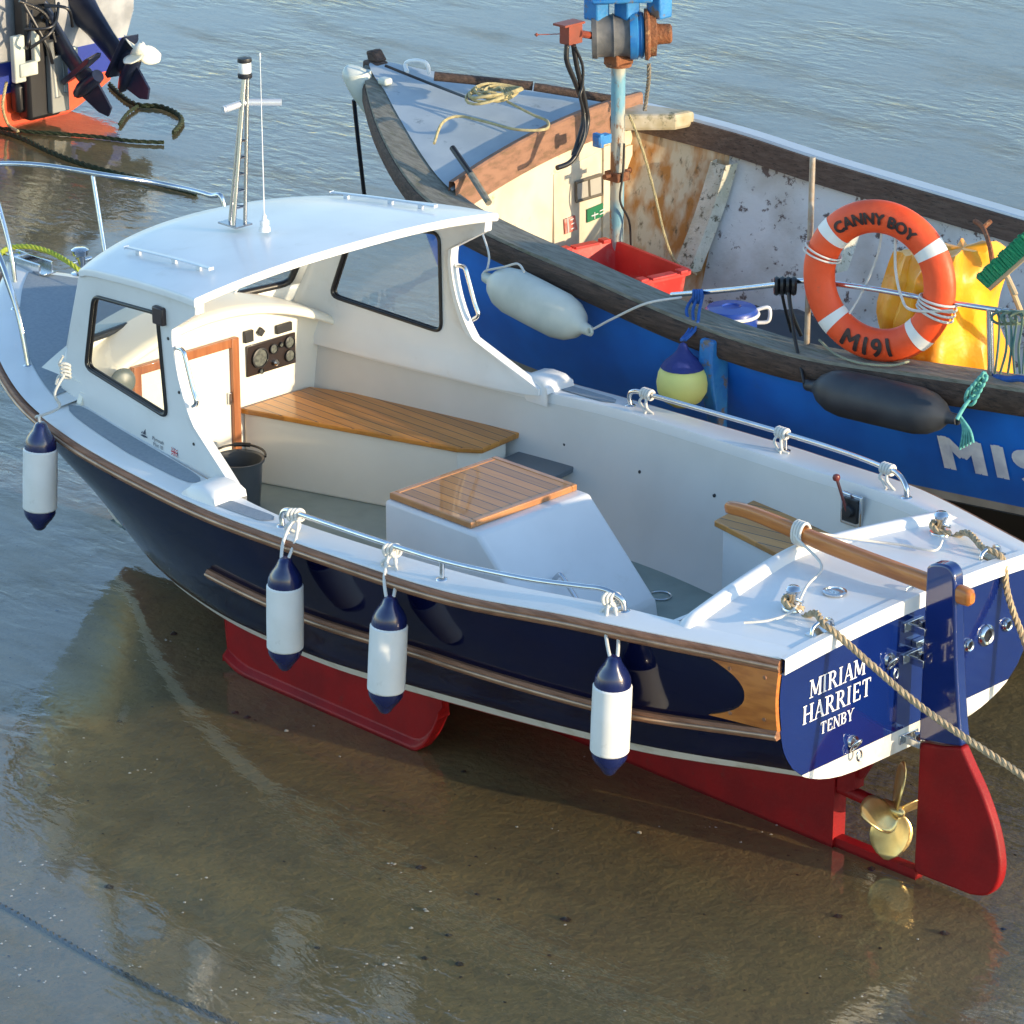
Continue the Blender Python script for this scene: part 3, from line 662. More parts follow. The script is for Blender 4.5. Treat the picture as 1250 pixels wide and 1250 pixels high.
# aft deck with rolled forward lip
ad = MB(); G = []
def adfront(y): return .50+.16*(1-math.sqrt((y/.84)**2+.012))
for y in np.linspace(.86, -.86, 41):
    k = 1-(y/.86)**2; row = []
    yy = y*.985
    for t in np.linspace(0, 1, 9):
        X = .012+(adfront(y)-.075)*t; row.append((X, y*(.93+.075*t), 1.215+.035*k*(1)))
    xf_ = adfront(y); zt = 1.215+.035*k
    ys = y*1.005; le = min(1, max(0, (.865-abs(y))/.07)); le = le*le*(3-2*le)
    row += [(xf_-.058, ys, zt+.006*le), (xf_-.048, ys, zt+.024*le), (xf_-.030, ys, zt+.036*le), (xf_-.008, ys, zt+.034*le), (xf_+.008, ys, zt+.018*le), (xf_+.012, ys, zt-.01), (xf_+.006, ys, zt-.08)]
    G.append(row)
ad.grid(G, flip=False); obj('aft_deck', ad, W_GEL, A, smooth=50)
# bollards and fairleads, filler cap, rings
def bollard(y, X):
    m_ = MB(); z = 1.215+.035*(1-(y/.84)**2)
    m_.lathe([(0, .012), (.045, .012), (.048, .006), (.048, 0)], (X, y, z), (0, 0, 1), 20)
    m_.lathe([(.022, .01), (.020, .06), (.028, .07), (.032, .085), (.022, .098), (0, .10)], (X, y, z), (0, 0, 1), 20)
    m_.tube([(X-.05, y, z+.045), (X+.05, y, z+.045)], .008, 10)
    return obj('bollard', m_, STEEL, A, smooth=50)
pb = on(968, 742, 2, 1.245); sb = on(1148, 650, 2, 1.235)
bollard(pb[1], pb[0]); bollard(sb[1], sb[0])
fl1 = on(1008, 772, 2, 1.235); fl2 = on(1213, 682, 2, 1.23)
for p in (fl1, fl2):
    m_ = MB(); z = p[2]
    m_.box((p[0]+.02, p[1], z), (.05, .15, .010))
    for s in (-1, 1): m_.tube(cr([(p[0]+.02, p[1]+s*.065, z), (p[0]+.02, p[1]+s*.055, z+.03), (p[0]+.02, p[1]+s*.025, z+.042)], 4), .009, 8)
    obj('fairlead', m_, STEEL, A, smooth=50)
c = on(1019, 723, 2, 1.2515); m_ = MB(); m_.lathe([(.050, 0), (.050, .006), (.040, .008), (.038, .003), (.012, .003), (.012, .007), (0, .007)], c, (0, 0, 1), 28); m_.box((c[0], c[1], c[2]+.006), (.05, .008, .005)); obj('filler_cap', m_, STEEL, A, smooth=40)
c = on(1110, 720, 2, 1.25); m_ = MB(); m_.tube(cr([c+[0, .025, 0], c+[0, .015, .012], c+[0, -.015, .012], c+[0, -.025, 0]], 4), .004, 8); obj('eye_strap', m_, STEEL, A)
# transom fittings : outlets, eyes, pipes
def ring_fit(y, z, r=.03):
    m_ = MB(); m_.lathe([(r*1.35, 0), (r*1.3, .010), (r, .018), (r*.72, .014), (r*.7, -.0), (r*.7, .0)], (-.005, y, z), (-1, 0, 0), 22); 
    o_ = obj('outlet', m_, STEEL, A, smooth=50); q = MB(); q.lathe([(r*.71, .002), (0, .002)], (-.005, y, z), (-1, 0, 0), 18); obj('outlet_hole', q, BLACK, o_)
for (px, py, r) in ((1202, 775, .036), (1227, 762, .022), (1180, 787, .022)):
    c = on(px, py, 0, 0); ring_fit(c[1], c[2], r)
def eyebolt(px, py):
    c = on(px, py, 0, 0); m_ = MB(); y, z = c[1], c[2]
    m_.lathe([(0, .012), (.026, .010), (.03, 0)], (-.004, y, z), (-1, 0, 0), 18)
    m_.tube([(-.02-.02*math.sin(a), y+.022*math.cos(a), z-.012+.03*math.sin(a)) for a in np.linspace(0, 2*PI, 16, endpoint=False)], .006, 8, closed=True)
    m_.tube([(-.04, y+.014*math.cos(a), z-.05+.022*math.sin(a)) for a in np.linspace(0, 2*PI, 14, endpoint=False)], .005, 8, closed=True)
    obj('eye_bolt', m_, STEEL, A, smooth=50)
eyebolt(1085, 805); eyebolt(1040, 905)
c = on(1118, 782, 0, 0); m_ = MB(); m_.box((-.02, c[1]-.0, c[2]), (.03, .07, .03)); m_.tube([(-.04, c[1]+.02, c[2]), (-.04, c[1]-.05, c[2])], .008, 8); obj('hinge_bracket', m_, STEEL, A, bevel=.003)

# lettering : a seriffed alphabet of strokes
TH, TN, SF = .17, .075, .055
GLY = {
 'M': (1.0, [((.12, 0), (.12, 1), TN), ((.14, 1), (.5, .12), TH), ((.5, .12), (.84, 1), TN), ((.86, 0), (.86, 1), TH)], [(.12, 0), (.86, 0), (.10, 1), (.88, 1)]),
 'I': (.42, [((.21, 0), (.21, 1), TH)], [(.21, 0), (.21, 1)]),
 'R': (.86, [((.2, 0), (.2, 1), TH), 'bowl', ((.42, .5), (.78, .0), TH*.9)], [(.2, 0), (.12, 1), (.78, 0)]),
 'A': (.84, [((.10, 0), (.41, 1), TN), ((.41, 1), (.74, 0), TH), ((.22, .34), (.62, .34), TN)], [(.1, 0), (.74, 0)]),
 'H': (.92, [((.18, 0), (.18, 1), TH), ((.74, 0), (.74, 1), TH), ((.18, .5), (.74, .5), TN)], [(.18, 0), (.18, 1), (.74, 0), (.74, 1)]),
 'E': (.78, [((.2, 0), (.2, 1), TH), ((.14, .965), (.68, .965), TN), ((.14, .035), (.72, .035), TN), ((.2, .5), (.54, .5), TN), ((.67, .98), (.67, .78), TN), ((.70, .02), (.72, .25), TN), ((.54, .4), (.54, .6), TN)], []),
 'T': (.80, [((.4, 0), (.4, 1), TH), ((.06, .965), (.74, .965), TN), ((.07, .98), (.07, .76), TN), ((.73, .98), (.73, .76), TN)], [(.4, 0)]),
 'N': (.92, [((.14, 0), (.14, 1), TN), ((.14, 1), (.76, 0), TH), ((.76, 0), (.76, 1), TN)], [(.14, 0), (.10, 1), (.76, 1)]),
 'B': (.82, [((.2, 0), (.2, 1), TH), 'bowl', 'bowl2'], [(.14, 0), (.14, 1)]),
 'Y': (.84, [((.4, 0), (.4, .45), TH), ((.1, 1), (.4, .45), TH), ((.74, 1), (.4, .45), TN)], [(.4, 0), (.1, 1), (.74, 1)]),
}
def letters(mb, txt, h, org, du, dv, dn, space=.06):
    """org centre-left baseline; du right, dv up, dn out"""
    x = 0; lay = [0]
    W = sum(GLY[c][0]+space for c in txt)-space; x = -W/2
    def put(poly):
        lay[0] += 1; off = .0012+.00012*(lay[0] % 9)
        mb.add([org+du*(p[0]*h)+dv*(p[1]*h)+dn*off for p in poly], [tuple(range(len(poly)))])
    def stroke(a, b, w, hor=False):
        a = np.array(a); b = np.array(b); d = b-a; d = d/np.linalg.norm(d); n_ = np.array([-d[1], d[0]])*w/2
        if abs(d[1]) > .3: n_ = np.array([-w/2, 0])*(1+.15*abs(d[0]))
        put([a-n_, a+n_, b+n_, b-n_] if np.cross(d, n_) > 0 else [a+n_, a-n_, b-n_, b+n_])
    def bowl(x, y0_, y1_, w):
        cy = (y0_+y1_)/2; ry = (y1_-y0_)/2; n = 12; O = []; I = []
        for a in np.linspace(PI/2, -PI/2, n):
            O.append((x+.38+w*math.cos(a), cy+ry*math.sin(a))); I.append((x+.38+(w-TH)*math.cos(a), cy+(ry-TN)*math.sin(a)))
        for i in range(n-1): put([O[i+1], O[i], I[i], I[i+1]][::-1])
        put([(x+.2, y1_-TN), (x+.38, y1_-TN), (x+.38, y1_), (x+.2, y1_)]); put([(x+.2, y0_), (x+.38, y0_), (x+.38, y0_+TN), (x+.2, y0_+TN)])
    for c in txt:
        w_, st, se = GLY[c]
        for s in st:
            if s == 'bowl': bowl(x, .47, 1.0, .33)
            elif s == 'bowl2': bowl(x, 0, .545, .37)
            else: stroke((s[0][0]+x, s[0][1]), (s[1][0]+x, s[1][1]), s[2])
        for (sx, sy) in se:
            put([(x+sx-.16, sy-(SF if sy else 0)+ (SF if not sy else 0)), (x+sx+.16, sy-(SF if sy else 0)+(SF if not sy else 0)), (x+sx+.16, sy+(0 if sy else 0)), (x+sx-.16, sy)] if sy else [(x+sx-.16, 0), (x+sx+.16, 0), (x+sx+.16, SF), (x+sx-.16, SF)])
        x += w_+space
LET = mat('white_letter_vinyl', (.80, .80, .80), .4)
lm = MB()
du, dv, dn = np.array([0, -1.0, 0]), np.array([0, 0, 1.0]), np.array([-1.0, 0, 0])
for txt, px, py, h in (('MIRIAM', 1021, 837, .078), ('HARRIET', 1020, 866, .080), ('TENBY', 1020, 887, .052)):
    c = on(px, py, 0, 0); letters(lm, txt, h, np.array([-.005, c[1], c[2]]), du*.90, dv, dn)
for i, f_ in enumerate(lm.f): pass
obj('name_lettering', lm, LET, A, smooth=0)

# ------------------------------------------------ wheelhouse
def side_y(X, z):      # outer face of the port cabin side
    t = (z-1.1)/.8
    return np.interp(X, [2.8, 3.05, 3.3, 4.6], [1.01, .985, .915, .725])+t*(.015+.035*(X-3.3))
aft = [(3.345, 1.95)]+cr([(3.352, 1.868), (3.46, 1.845), (3.535, 1.79), (3.556, 1.70), (3.54, 1.59), (3.505, 1.48), (3.445, 1.365), (3.365, 1.27), (3.27, 1.20), (3.17, 1.16), (3.05, 1.142)], 6)[:, :2].tolist()
fore = [(3.05, 1.10), (4.64, 1.10), (4.56, 1.25), (4.33, 1.80), (4.27, 1.845), (4.05, 1.878), (3.8, 1.908), (3.5, 1.935)]
win = [(3.635, 1.305), (3.66, 1.80), (4.20, 1.745), (4.335, 1.355)]
def rounded(poly, r, n=5):
    out = []; N_ = len(poly)
    for i in range(N_):
        p0, p1, p2 = map(np.array, (poly[i-1], poly[i], poly[(i+1) % N_])); a = p1+(p0-p1)/np.linalg.norm(p0-p1)*r; b = p1+(p2-p1)/np.linalg.norm(p2-p1)*r
        for t in np.linspace(0, 1, n+1): out.append(tuple((1-t)**2*a+2*t*(1-t)*p1+t*t*b))
    return out
def side_panel(sgn):
    """wall with a window opening: bridge outer outline and window loop by angle"""
    O = aft+fore; c = np.mean(win, 0); Wn = rounded(win, .05)
    N_ = 220
    def by_angle(poly):
        P = np.array(poly+[poly[0]]); out = []
        for a in np.linspace(-PI, PI, N_, endpoint=False):
            d = np.array([math.cos(a), math.sin(a)]); best = None
            for i in range(len(P)-1):
                e = P[i+1]-P[i]; M_ = np.array([[d[0], -e[0]], [d[1], -e[1]]]); dt = np.linalg.det(M_)
                if abs(dt) < 1e-12: continue
                t, s = np.linalg.solve(M_, P[i]-c)
                if t > 0 and -1e-9 <= s <= 1+1e-9: best = t if best is None else max(best, t)
            out.append(c+d*best)
        return np.array(out)
    return by_angle(O), by_angle(Wn)
OA, WA = side_panel(1)
for sgn in (1, -1):
    m_ = MB(); th = .05
    def P3(p, ins): return (p[0], sgn*(side_y(p[0], p[1])-ins), p[1])
    G = []
    for a, b in zip(list(OA)+[OA[0]], list(WA)+[WA[0]]):
        G.append([P3(a, th), P3(a, 0.004), P3(a*.985+b*.015, 0), P3(a*.6+b*.4, 0), P3(b, 0), P3(b, .014), P3(a*.25+b*.75, .014), P3(a*.55+b*.45, .022), P3(a*.8+b*.2, th), P3(a, th)])
    m_.grid(G, flip=(sgn == 1)); 
    cs = obj('cabin_side', m_, W_GEL, A, smooth=40)
    # window frame + pane
    fr_ = MB(); loop = [P3(p, -.004) for p in WA]; fr_.tube(loop, .0095, 8, closed=True); loop2 = [P3(p, .017) for p in WA]; fr_.tube(loop2, .0095, 8, closed=True)
    w_ = obj('window', fr_, BLACK, A, smooth=60)
    pn = MB(); L_ = [P3(p, .007) for p in WA]; pn.add(L_, [tuple(range(len(L_)))]); obj('pane', pn, GLASS, w_, smooth=0)
    # outward foot of the cabin side on the side deck (moulded coaming flange)
    ft = MB(); G = []
    for X, h in ((3.005, .004), (3.012, .045), (3.04, .064), (3.12, .068), (3.18, .058), (3.22, .03), (3.235, .004)):
        zb = sheer(X)+DX; ya, yo = inner_y(3.12)-.006, sh_y(3.12)-.012
        G.append([(X, sgn*ya, zb-.06), (X, sgn*ya, zb+h*.7), (X, sgn*(ya+.02), zb+h), (X, sgn*(yo-.03), zb+h), (X, sgn*(yo-.006), zb+h*.7), (X, sgn*yo, zb-.01)])
    ft.grid(G, flip=(sgn == 1))
    obj('coaming_foot', ft, W_GEL, A, smooth=50)
    # grab handle on the aft edge
    gh = MB(); e = [(3.505, 1.64), (3.47, 1.63), (3.455, 1.56), (3.455, 1.46), (3.44, 1.41), (3.455, 1.385)]
    e = [(3.55, 1.66), (3.50, 1.66), (3.475, 1.61), (3.435, 1.50), (3.41, 1.44), (3.44, 1.41)]
    gh.tube(cr([(a, sgn*(side_y(a, b)-.02), b) for a, b in e], 5), .011, 10); obj('grab_handle', gh, STEEL, A, smooth=60)
    bs = MB()
    for (a, b) in ((3.585, 1.70), (3.52, 1.46), (3.42, 1.24)):
        bs.lathe([(0, .006), (.007, .004), (.008, 0)], (a, sgn*side_y(a, b), b), (0, sgn, 0), 10)
    obj('screw', bs, DGREY, A)
# front: lower coachroof face + windscreen, slightly vee'd in plan
def front_pt(s, z):    # s -1..1 across, z height
    t = (z-1.1)/.78; yb_ = (side_y(4.64-.36*t, z)-.01); X = (4.64-.36*t)+(.11-.02*t)*(1-abs(s)**1.8)
    return np.array([X, s*yb_, z])
def front_grid(s0, s1, z0, z1, ns=14, nz=4):
    return [[front_pt(s, z) for z in np.linspace(z0, z1, nz)] for s in np.linspace(s0, s1, ns)]
ff = MB()
for (s0, s1, z0, z1, n_) in ((-1, 1, 1.1, 1.40, 30), (-1, -.88, 1.40, 1.80, 3), (-.06, .06, 1.40, 1.80, 3), (.88, 1, 1.40, 1.80, 3)):
    ff.grid(front_grid(s0, s1, z0, z1, n_), flip=False)
ff.grid([[front_pt(s, z) for z in np.linspace(1.80, 1.835+.060*(1-abs(s)**2.4), 3)] for s in np.linspace(-1, 1, 30)])
fo = obj('cabin_front', ff, W_GEL, A, smooth=60); s_ = fo.modifiers.new('solid', 'SOLIDIFY'); s_.thickness = .03; s_.offset = 0
for s0, s1 in ((-.88, -.06), (.06, .88)):
    lp = [front_pt(s0+(s1-s0)*a, 1.40+.40*b) for a, b in rounded([(0, 0), (1, 0), (1, 1), (0, 1)], .09, 4)]
    lp2 = []
    for i in range(len(lp)):
        lp2.append(lp[i])
    fr_ = MB(); fr_.tube(lp2, .019, 8, closed=True); w_ = obj('windscreen', fr_, BLACK, A, smooth=60)
    pn = MB(); pn.grid([[front_pt(s, z) for z in np.linspace(1.40, 1.80, 3)] for s in np.linspace(s0, s1, 10)]); obj('pane', pn, GLASS, w_, smooth=60)
m_ = MB(); m_.tube([front_pt(-.42, 1.41)-[.03, 0, 0], front_pt(-.55, 1.70)-[.0, 0, 0]], .006, 6); obj('wiper', m_, WPLAS, A)
# dash shelf inside
ds = MB(); G = []
for s in np.linspace(1, -1, 31):
    y = s*.765; za = 1.425-.34*y*y; xe = 4.30
    G.append([(4.70, y, za+.035), (xe+.05, y, za+.028), (xe+.015, y, za+.018), (xe+.004, y, za+.004), (xe, y, za-.012), (xe+.008, y, za-.022), (XB+.01, y, za-.018)])
ds.grid(G, flip=False); obj('dash_shelf', ds, W_IN, A, smooth=60)

# roof shell
rf = MB(); top_ = []; bot_ = []
def roof_pt(s, t):   # s -1..1 across, t 0 aft .. 1 front
    w = .938-.115*t; xf_ = 4.29+.16*(1-abs(s)**2.0); X = 3.335+(xf_-3.335)*t
    X = X-.02*(1-abs(s)**2)*(1-t)
    cam_ = .062*(1-abs(s)**2.4)
    z = 1.955+cam_-.085*t**1.5-(.015*max(0, (t-.9)/.1)**2)
    return np.array([X, s*w, z])
NS, NT = 33, 19
S_ = np.sin(np.linspace(-1, 1, NS)*PI/2)
G = []
for s in S_: 
    row = [roof_pt(s, t) for t in np.linspace(0, 1, NT)]
    G.append(row)
G = np.array(G)
# rim: turned-down edges
def loopring(G): return list(G[:, 0])+list(G[-1, 1:])+list(G[-2::-1, -1])+list(G[0, -2:0:-1])
rf.grid(G, flip=False)
ring = np.array(loopring(G)); cen = np.array([3.8, 0, 0])
n_ = len(ring)
def ringoff(k_out, dz):
    R = ring.copy(); d = R-cen; d[:, 2] = 0; d /= np.linalg.norm(d, axis=1)[:, None]; R += d*k_out; R[:, 2] += dz; return R
rings = [ring, ringoff(.006, -.004), ringoff(.009, -.012), ringoff(.009, -.036), ringoff(.0, -.041), ringoff(-.028, -.040), ringoff(-.030, -.03)]
rings = [np.vstack([r_, r_[:1]]) for r_ in rings]
rf.grid(np.array(rings), flip=True)
Gi = G.copy(); Gi[:, :, 2] -= .03; Gi[:, :, 1] *= .965; rf.grid(Gi, flip=True)
obj('roof', rf, W_GEL, A, smooth=45)
for sgn in (1, -1):
    m_ = MB(); P = [roof_pt(sgn*.76, t) for t in np.linspace(.17, .82, 8)]; P = np.array(P); Q = P.copy(); Q[:, 2] += .024
    m_.tube(Q, .010, 8, prof=[(-.004, -.011), (.004, -.011), (.004, .011), (-.004, .011)])
    for i in (1, 3, 6): m_.box(P[i]+[0, 0, .010], (.03, .016, .022))
    obj('roof_rail', m_, mat('satin_rail', (.62, .66, .70), .3, metal=.3), A, smooth=30, bevel=.003)
# mast
rb = roof_pt(.15, .60); mb_ = MB(); c = rb
mx, my, mz = c
base = on(287, 272, 2, 2.015); mx, my, mz = base
tp_ = np.array([on(299, 90, 0, mx)[0], on(299, 90, 0, mx)[1], on(299, 90, 0, mx)[2]])
mb_.box((mx, my, mz-.002), (.13, .10, .008))
legs = [(-.03, .035), (.035, .0), (-.03, -.035)]
for lx, ly in legs: mb_.tube([(mx+lx, my+ly, mz), (tp_[0]+lx*.25, tp_[1]+ly*.25, tp_[2]-.02)], .0095, 10)
for k in range(1, 6):
    t = k/9; q = [np.array([mx+lx, my+ly, mz])*(1-t)+np.array([tp_[0]+lx*.25, tp_[1]+ly*.25, tp_[2]])*t for lx, ly in legs]
    mb_.tube([q[0], q[2]], .005, 6); mb_.tube([q[1], q[2]], .005, 6)
mast = obj('mast', mb_, mat('dull_steel', (.38, .39, .41), .25, metal=1), A, smooth=40)
m_ = MB(); cz = tp_[2]-.135; cc = np.array([tp_[0], tp_[1], cz])
m_.tube([cc, cc+RGT*.165], .017, 12); m_.tube([cc, cc-RGT*.10-FWD*.08-UPZ*.045], .017, 12)
obj('crosstree', m_, mat('satin_aluminium', (.62, .64, .66), .35, metal=.4), mast, smooth=40)
m_ = MB(); m_.lathe([(.030, -.02), (.034, -.015), (.034, .0), (.028, .004)], tp_, (0, 0, 1), 18, 0); m_.lathe([(.028, .004), (.030, .01), (.030, .05), (.028, .055)], tp_, (0, 0, 1), 18, 1); m_.lathe([(.032, .055), (.034, .06), (.032, .075), (0, .078)], tp_, (0, 0, 1), 18, 0)
obj('mast_light', m_, [DGREY, mat('lamp_lens', (.75, .75, .72), .15)], mast, smooth=40)
b2 = on(323, 282, 2, 2.01); m_ = MB(); m_.lathe([(.028, 0), (.026, .02), (.018, .024), (.022, .03), (.022, .05), (.012, .055), (.010, .075), (.004, .08), (.0025, .1)], b2, (0, 0, 1), 18)
m_.tube([b2+[0, 0, .1], b2+[.0, 0, .82]], [.003, .0015], 6); m_.lathe([(0, 0), (.004, .005), (.004, .03), (0, .035)], b2+[0, 0, .81], (0, 0, 1), 8); obj('aerial', m_, WPLAS, A, smooth=40)
# black hinge clip at window top aft + small fan on the dash
c = np.array([3.63, side_y(3.63, 1.83)+.012, 1.80]); m_ = MB(); m_.box(c, (.075, .03, .085)); obj('window_clip', m_, mat('brown_clip', (.045, .03, .03), .4), A, bevel=.008)
fc = on(150, 470, 0, 4.15); 
fc = on(150, 466, 0, 4.24); m_ = MB(); m_.lathe([(0, .02), (.04, .018), (.062, .008), (.066, 0), (.062, -.008), (.04, -.02), (0, -.022)], fc, (-1, .25, .1), 26); m_.tube([fc, fc+[.02, 0, -.12]], .006, 8)
obj('demister_fan', m_, mat('fan_grey', (.12, .14, .13), .4), A, smooth=40)
# small maker's mark and flag on the cabin side
fl = MB(); 
def csp(px, py, off=.0025):
    y = .93
    for _ in range(20):
        p = on(px, py, 1, y); y = side_y(p[0], p[2])+off
    return np.array([p[0], y, p[2]])
fc_ = csp(213, 552); U = np.array([-1, .12, 0]); U = U/np.linalg.norm(U); Vv = np.array([0, -.08, 1.0]); NN = np.array([0, 1.0, .08])
fw_, fh_ = .052, .036
def fq(mbx, poly, mi, lay): mbx.add([fc_+U*a*fw_/2+Vv*b*fh_/2+NN*(.0004*lay) for a, b in poly], [tuple(range(len(poly)))], mi)
fq(fl, [(-1, -1), (1, -1), (1, 1), (-1, 1)], 0, 1)
for (a, b) in (((-1, -1), (1, 1)), ((-1, 1), (1, -1))):
    for w_, mi, lay in ((.30, 1, 2), (.10, 2, 3)):
        d = np.array(b)-np.array(a); n2 = np.array([-d[1], d[0]])/np.linalg.norm(d)*w_/1.0
        fq(fl, [np.array(a)*.94-n2, np.array(b)*.94-n2, np.array(b)*.94+n2, np.array(a)*.94+n2], mi, lay+(0.2 if b[1] > 0 else 0))
for w_, mi, lay in ((.34, 1, 4), (.18, 2, 5)):
    fq(fl, [(-1, -w_), (1, -w_), (1, w_), (-1, w_)], mi, lay); fq(fl, [(-w_*.7, -1), (w_*.7, -1), (w_*.7, 1), (-w_*.7, 1)], mi, lay+.3)
obj('flag_sticker', fl, [mat('sticker_blue', (.02, .03, .2), .4), REFL, mat('sticker_red', (.5, .01, .03), .4)], A, smooth=0)
mk_ = MB(); mc = csp(176, 530); U2 = U
for poly in ([(-.032, -.012), (.0, -.015), (.03, -.01), (.012, -.004), (-.012, -.004)], [(-.012, 0), (.012, 0), (.012, .03)], [(-.026, 0), (-.015, 0), (-.013, .012)]):
    mk_.add([mc+U2*a+Vv*b+NN*.001 for a, b in poly], [tuple(range(len(poly)))])
V_, F_ = text_geo('Plymouth\nPilot 18', .026)
for p in [0]:
    c2 = csp(193, 540); mk_.add([c2+U2*v[0]+Vv*(v[1]) + NN*.001 for v in V_], F_)
obj('maker_mark', mk_, mat('sticker_dark', (.05, .055, .08), .4), A, smooth=0)

# side rails (grab rails on the gunwales)
for sgn in (1, -1):
    m_ = MB(); f0 = (2.60, sgn*1.10, sheer(2.6)+DX); f1 = (.76, sgn*.895, sheer(.76)+DX)
    zr = lambda X: sheer(X)+DX+.085
    P = [f0, (2.605, sgn*1.098, f0[2]+.05), (2.57, sgn*1.095, f0[2]+.082), (2.45, sgn*1.098, zr(2.45)), (2.0, sgn*1.095, zr(2.0)), (1.6, sgn*1.083, zr(1.6)), (1.2, sgn*1.03, zr(1.2)), (.95, sgn*.965, zr(.95)), (.84, sgn*.93, f1[2]+.082), (.77, sgn*.90, f1[2]+.05), f1]
    m_.tube(cr(P, 6), .0125, 12); yy_ = 1.075; m_.tube([(1.62, sgn*1.085, sheer(1.62)+DX), (1.62, sgn*1.084, zr(1.62))], .011, 10)
    for q in (f0, f1, (1.62, sgn*1.085, sheer(1.62)+DX)): m_.lathe([(.026, 0), (.024, .006), (.013, .009)], q, (0, 0, 1), 18)
    obj('side_rail', m_, STEEL, A, smooth=60)
# pulpit
m_ = MB()
half = [(4.93, .67, 1.185), (4.99, .665, 1.42), (5.10, .65, 1.62), (5.28, .58, 1.72), (5.6, .40, 1.79), (5.9, .20, 1.825), (6.05, 0, 1.835)]
se = on(273, 250, 1, -.72); path = half+[(a, -b, c_) for a, b, c_ in half[-2:3:-1]]+[tuple(on(200, 225, 1, -.66)), tuple(on(255, 238, 1, -.71)), tuple(se), (se[0]-.03, se[1]-.01, 1.19)]
m_.tube(cr(path, 7), .0135, 12)
for s in (1, -1):
    m_.tube([(5.50, s*.30, 1.27), (5.68, s*.36, 1.80)], .012, 10); m_.lathe([(.026, 0), (.024, .006), (.013, .009)], (5.50, s*.30, 1.262), (0, 0, 1), 16); m_.lathe([(.026, 0), (.024, .006), (.013, .009)], (4.93, s*.67, 1.187), (0, 0, 1), 16)
m_.tube(cr([(5.99, .06, 1.83), (5.80, .10, 1.5), (5.75, .11, 1.30)], 5), .012, 10)
obj('pulpit', m_, STEEL, A, smooth=60)
# bow roller & samson post
m_ = MB(); m_.box((5.86, -.02, 1.345), (.30, .012, .06)); m_.box((5.86, -.10, 1.345), (.30, .012, .06)); m_.box((5.84, -.06, 1.325), (.32, .08, .008)); m_.tube([(5.97, -.015, 1.35), (5.97, -.105, 1.35)], .022, 12)
obj('bow_roller', m_, STEEL, A, bevel=.002)
m_ = MB(); c = on(99, 338, 2, 1.27); m_.lathe([(.05, 0), (.05, .02), (.028, .025), (.026, .11), (.042, .12), (.045, .145), (.03, .155), (0, .157)], c, (0, 0, 1), 20); m_.tube([c+[0, -.07, .085], c+[0, .07, .085]], .011, 10); obj('samson_post', m_, STEEL, A, smooth=40)
# throttle lever & control box on the starboard lining
m_ = MB(); yl = -.865; lc = on(1040, 622, 1, yl)
m_.box(lc, (.12, .02, .15)); cb = obj('control_box', m_, STEEL, A, bevel=.006)
m_ = MB(); m_.box(lc+[0, .014, 0], (.085, .012, .11)); m_.lathe([(.03, 0), (.028, .02), (0, .022)], lc+[0, .02, 0], (0, 1, 0), 18); obj('control_face', m_, DGREY, cb, bevel=.003)
lt_ = on(1021, 583, 1, yl+.05); m_ = MB(); m_.tube([lc+[0, .035, .0], lt_], .007, 8); m_.lathe([(0, -.018), (.014, -.012), (.018, 0), (.014, .012), (0, .018)], lt_, (0, 0, 1), 14); obj('throttle_lever', m_, mat('lever_red', (.16, .03, .025), .35), cb)
m_ = MB()
for (px, py) in ((689, 543), (781, 576), (872, 605)):
    Y = -.93; c = on(px, py, 1, Y); yw = -(wall_b(c[0])+(inner_y(c[0])-wall_b(c[0]))*((c[2]-.49)/(sheer(c[0])-.52))**.55); c = on(px, py, 1, yw+.003); m_.lathe([(0, .006), (.008, .004), (.009, -.004)], c, (0, 1, 0), 10)
obj('vent_screw', m_, DGREY, A)
# recessed ring in the sole
c = on(806, 728, 2, .502); m_ = MB(); m_.tube([c+[.05*math.cos(a), .05*math.sin(a), .003] for a in np.linspace(0, 2*PI, 20, endpoint=False)], .005, 6, closed=True); obj('lifting_ring', m_, STEEL, A)

# ================================================================== fenders and ropes of boat A
def make_fender(label):
    t = thing('fender', label, 'fender', (0, 0, 0), 'white fenders with navy ends along the port side')
    r = .080
    m_ = MB(); m_.lathe([(.062, -.150), (.074, -.149), (r, -.142), (r+.001, 0), (r, .142), (.074, .149), (.06, .150)], (0, 0, 0), (0, 0, 1), 32); obj('body', m_, PVC, t, smooth=40)
    for s, h in ((1, .125), (-1, .10)):
        m_ = MB(); G = []
        for k, (a, b, z) in enumerate([(.0745, .0745, .145), (.0745, .0745, .150+h*.12), (.073, .072, .150+h*.26), (.068, .063, .150+h*.42), (.060, .050, .150+h*.58), (.051, .037, .150+h*.74), (.043, .030, .150+h*.88), (.034, .023, .150+h*.96), (.016, .011, .150+h)]):
            G.append([(a*math.cos(q), b*math.sin(q), s*z) for q in np.linspace(0, 2*PI, 28, endpoint=False)])
        m_.grid(G, closed_v=True, flip=(s == -1)); b_ = len(m_.v); m_.f.append(tuple(b_-28+i for i in range(28))); m_.m.append(0)
        c_ = obj('end_cap', m_, NPLAS, t, smooth=50)
        q = MB(); q.tube([(.010*math.cos(w), -.0235, s*(.15+h*.72)+.010*math.sin(w)) for w in np.linspace(0, 2*PI, 14, endpoint=False)], .004, 6, closed=True); q.tube([(.010*math.cos(w), .0235, s*(.15+h*.72)+.010*math.sin(w)) for w in np.linspace(0, 2*PI, 14, endpoint=False)], .004, 6, closed=True); obj('eye_rim', q, NPLAS, c_)
    return t
fl_lab = ['white fender with navy ends hanging off the bow below the cabin window',
          'white fender with navy ends tied at the front end of the port rail',
          'white fender with navy ends tied midway along the port rail by the engine box',
          'white fender with navy ends nearest the stern, below the aft end of the port rail']
spots = []
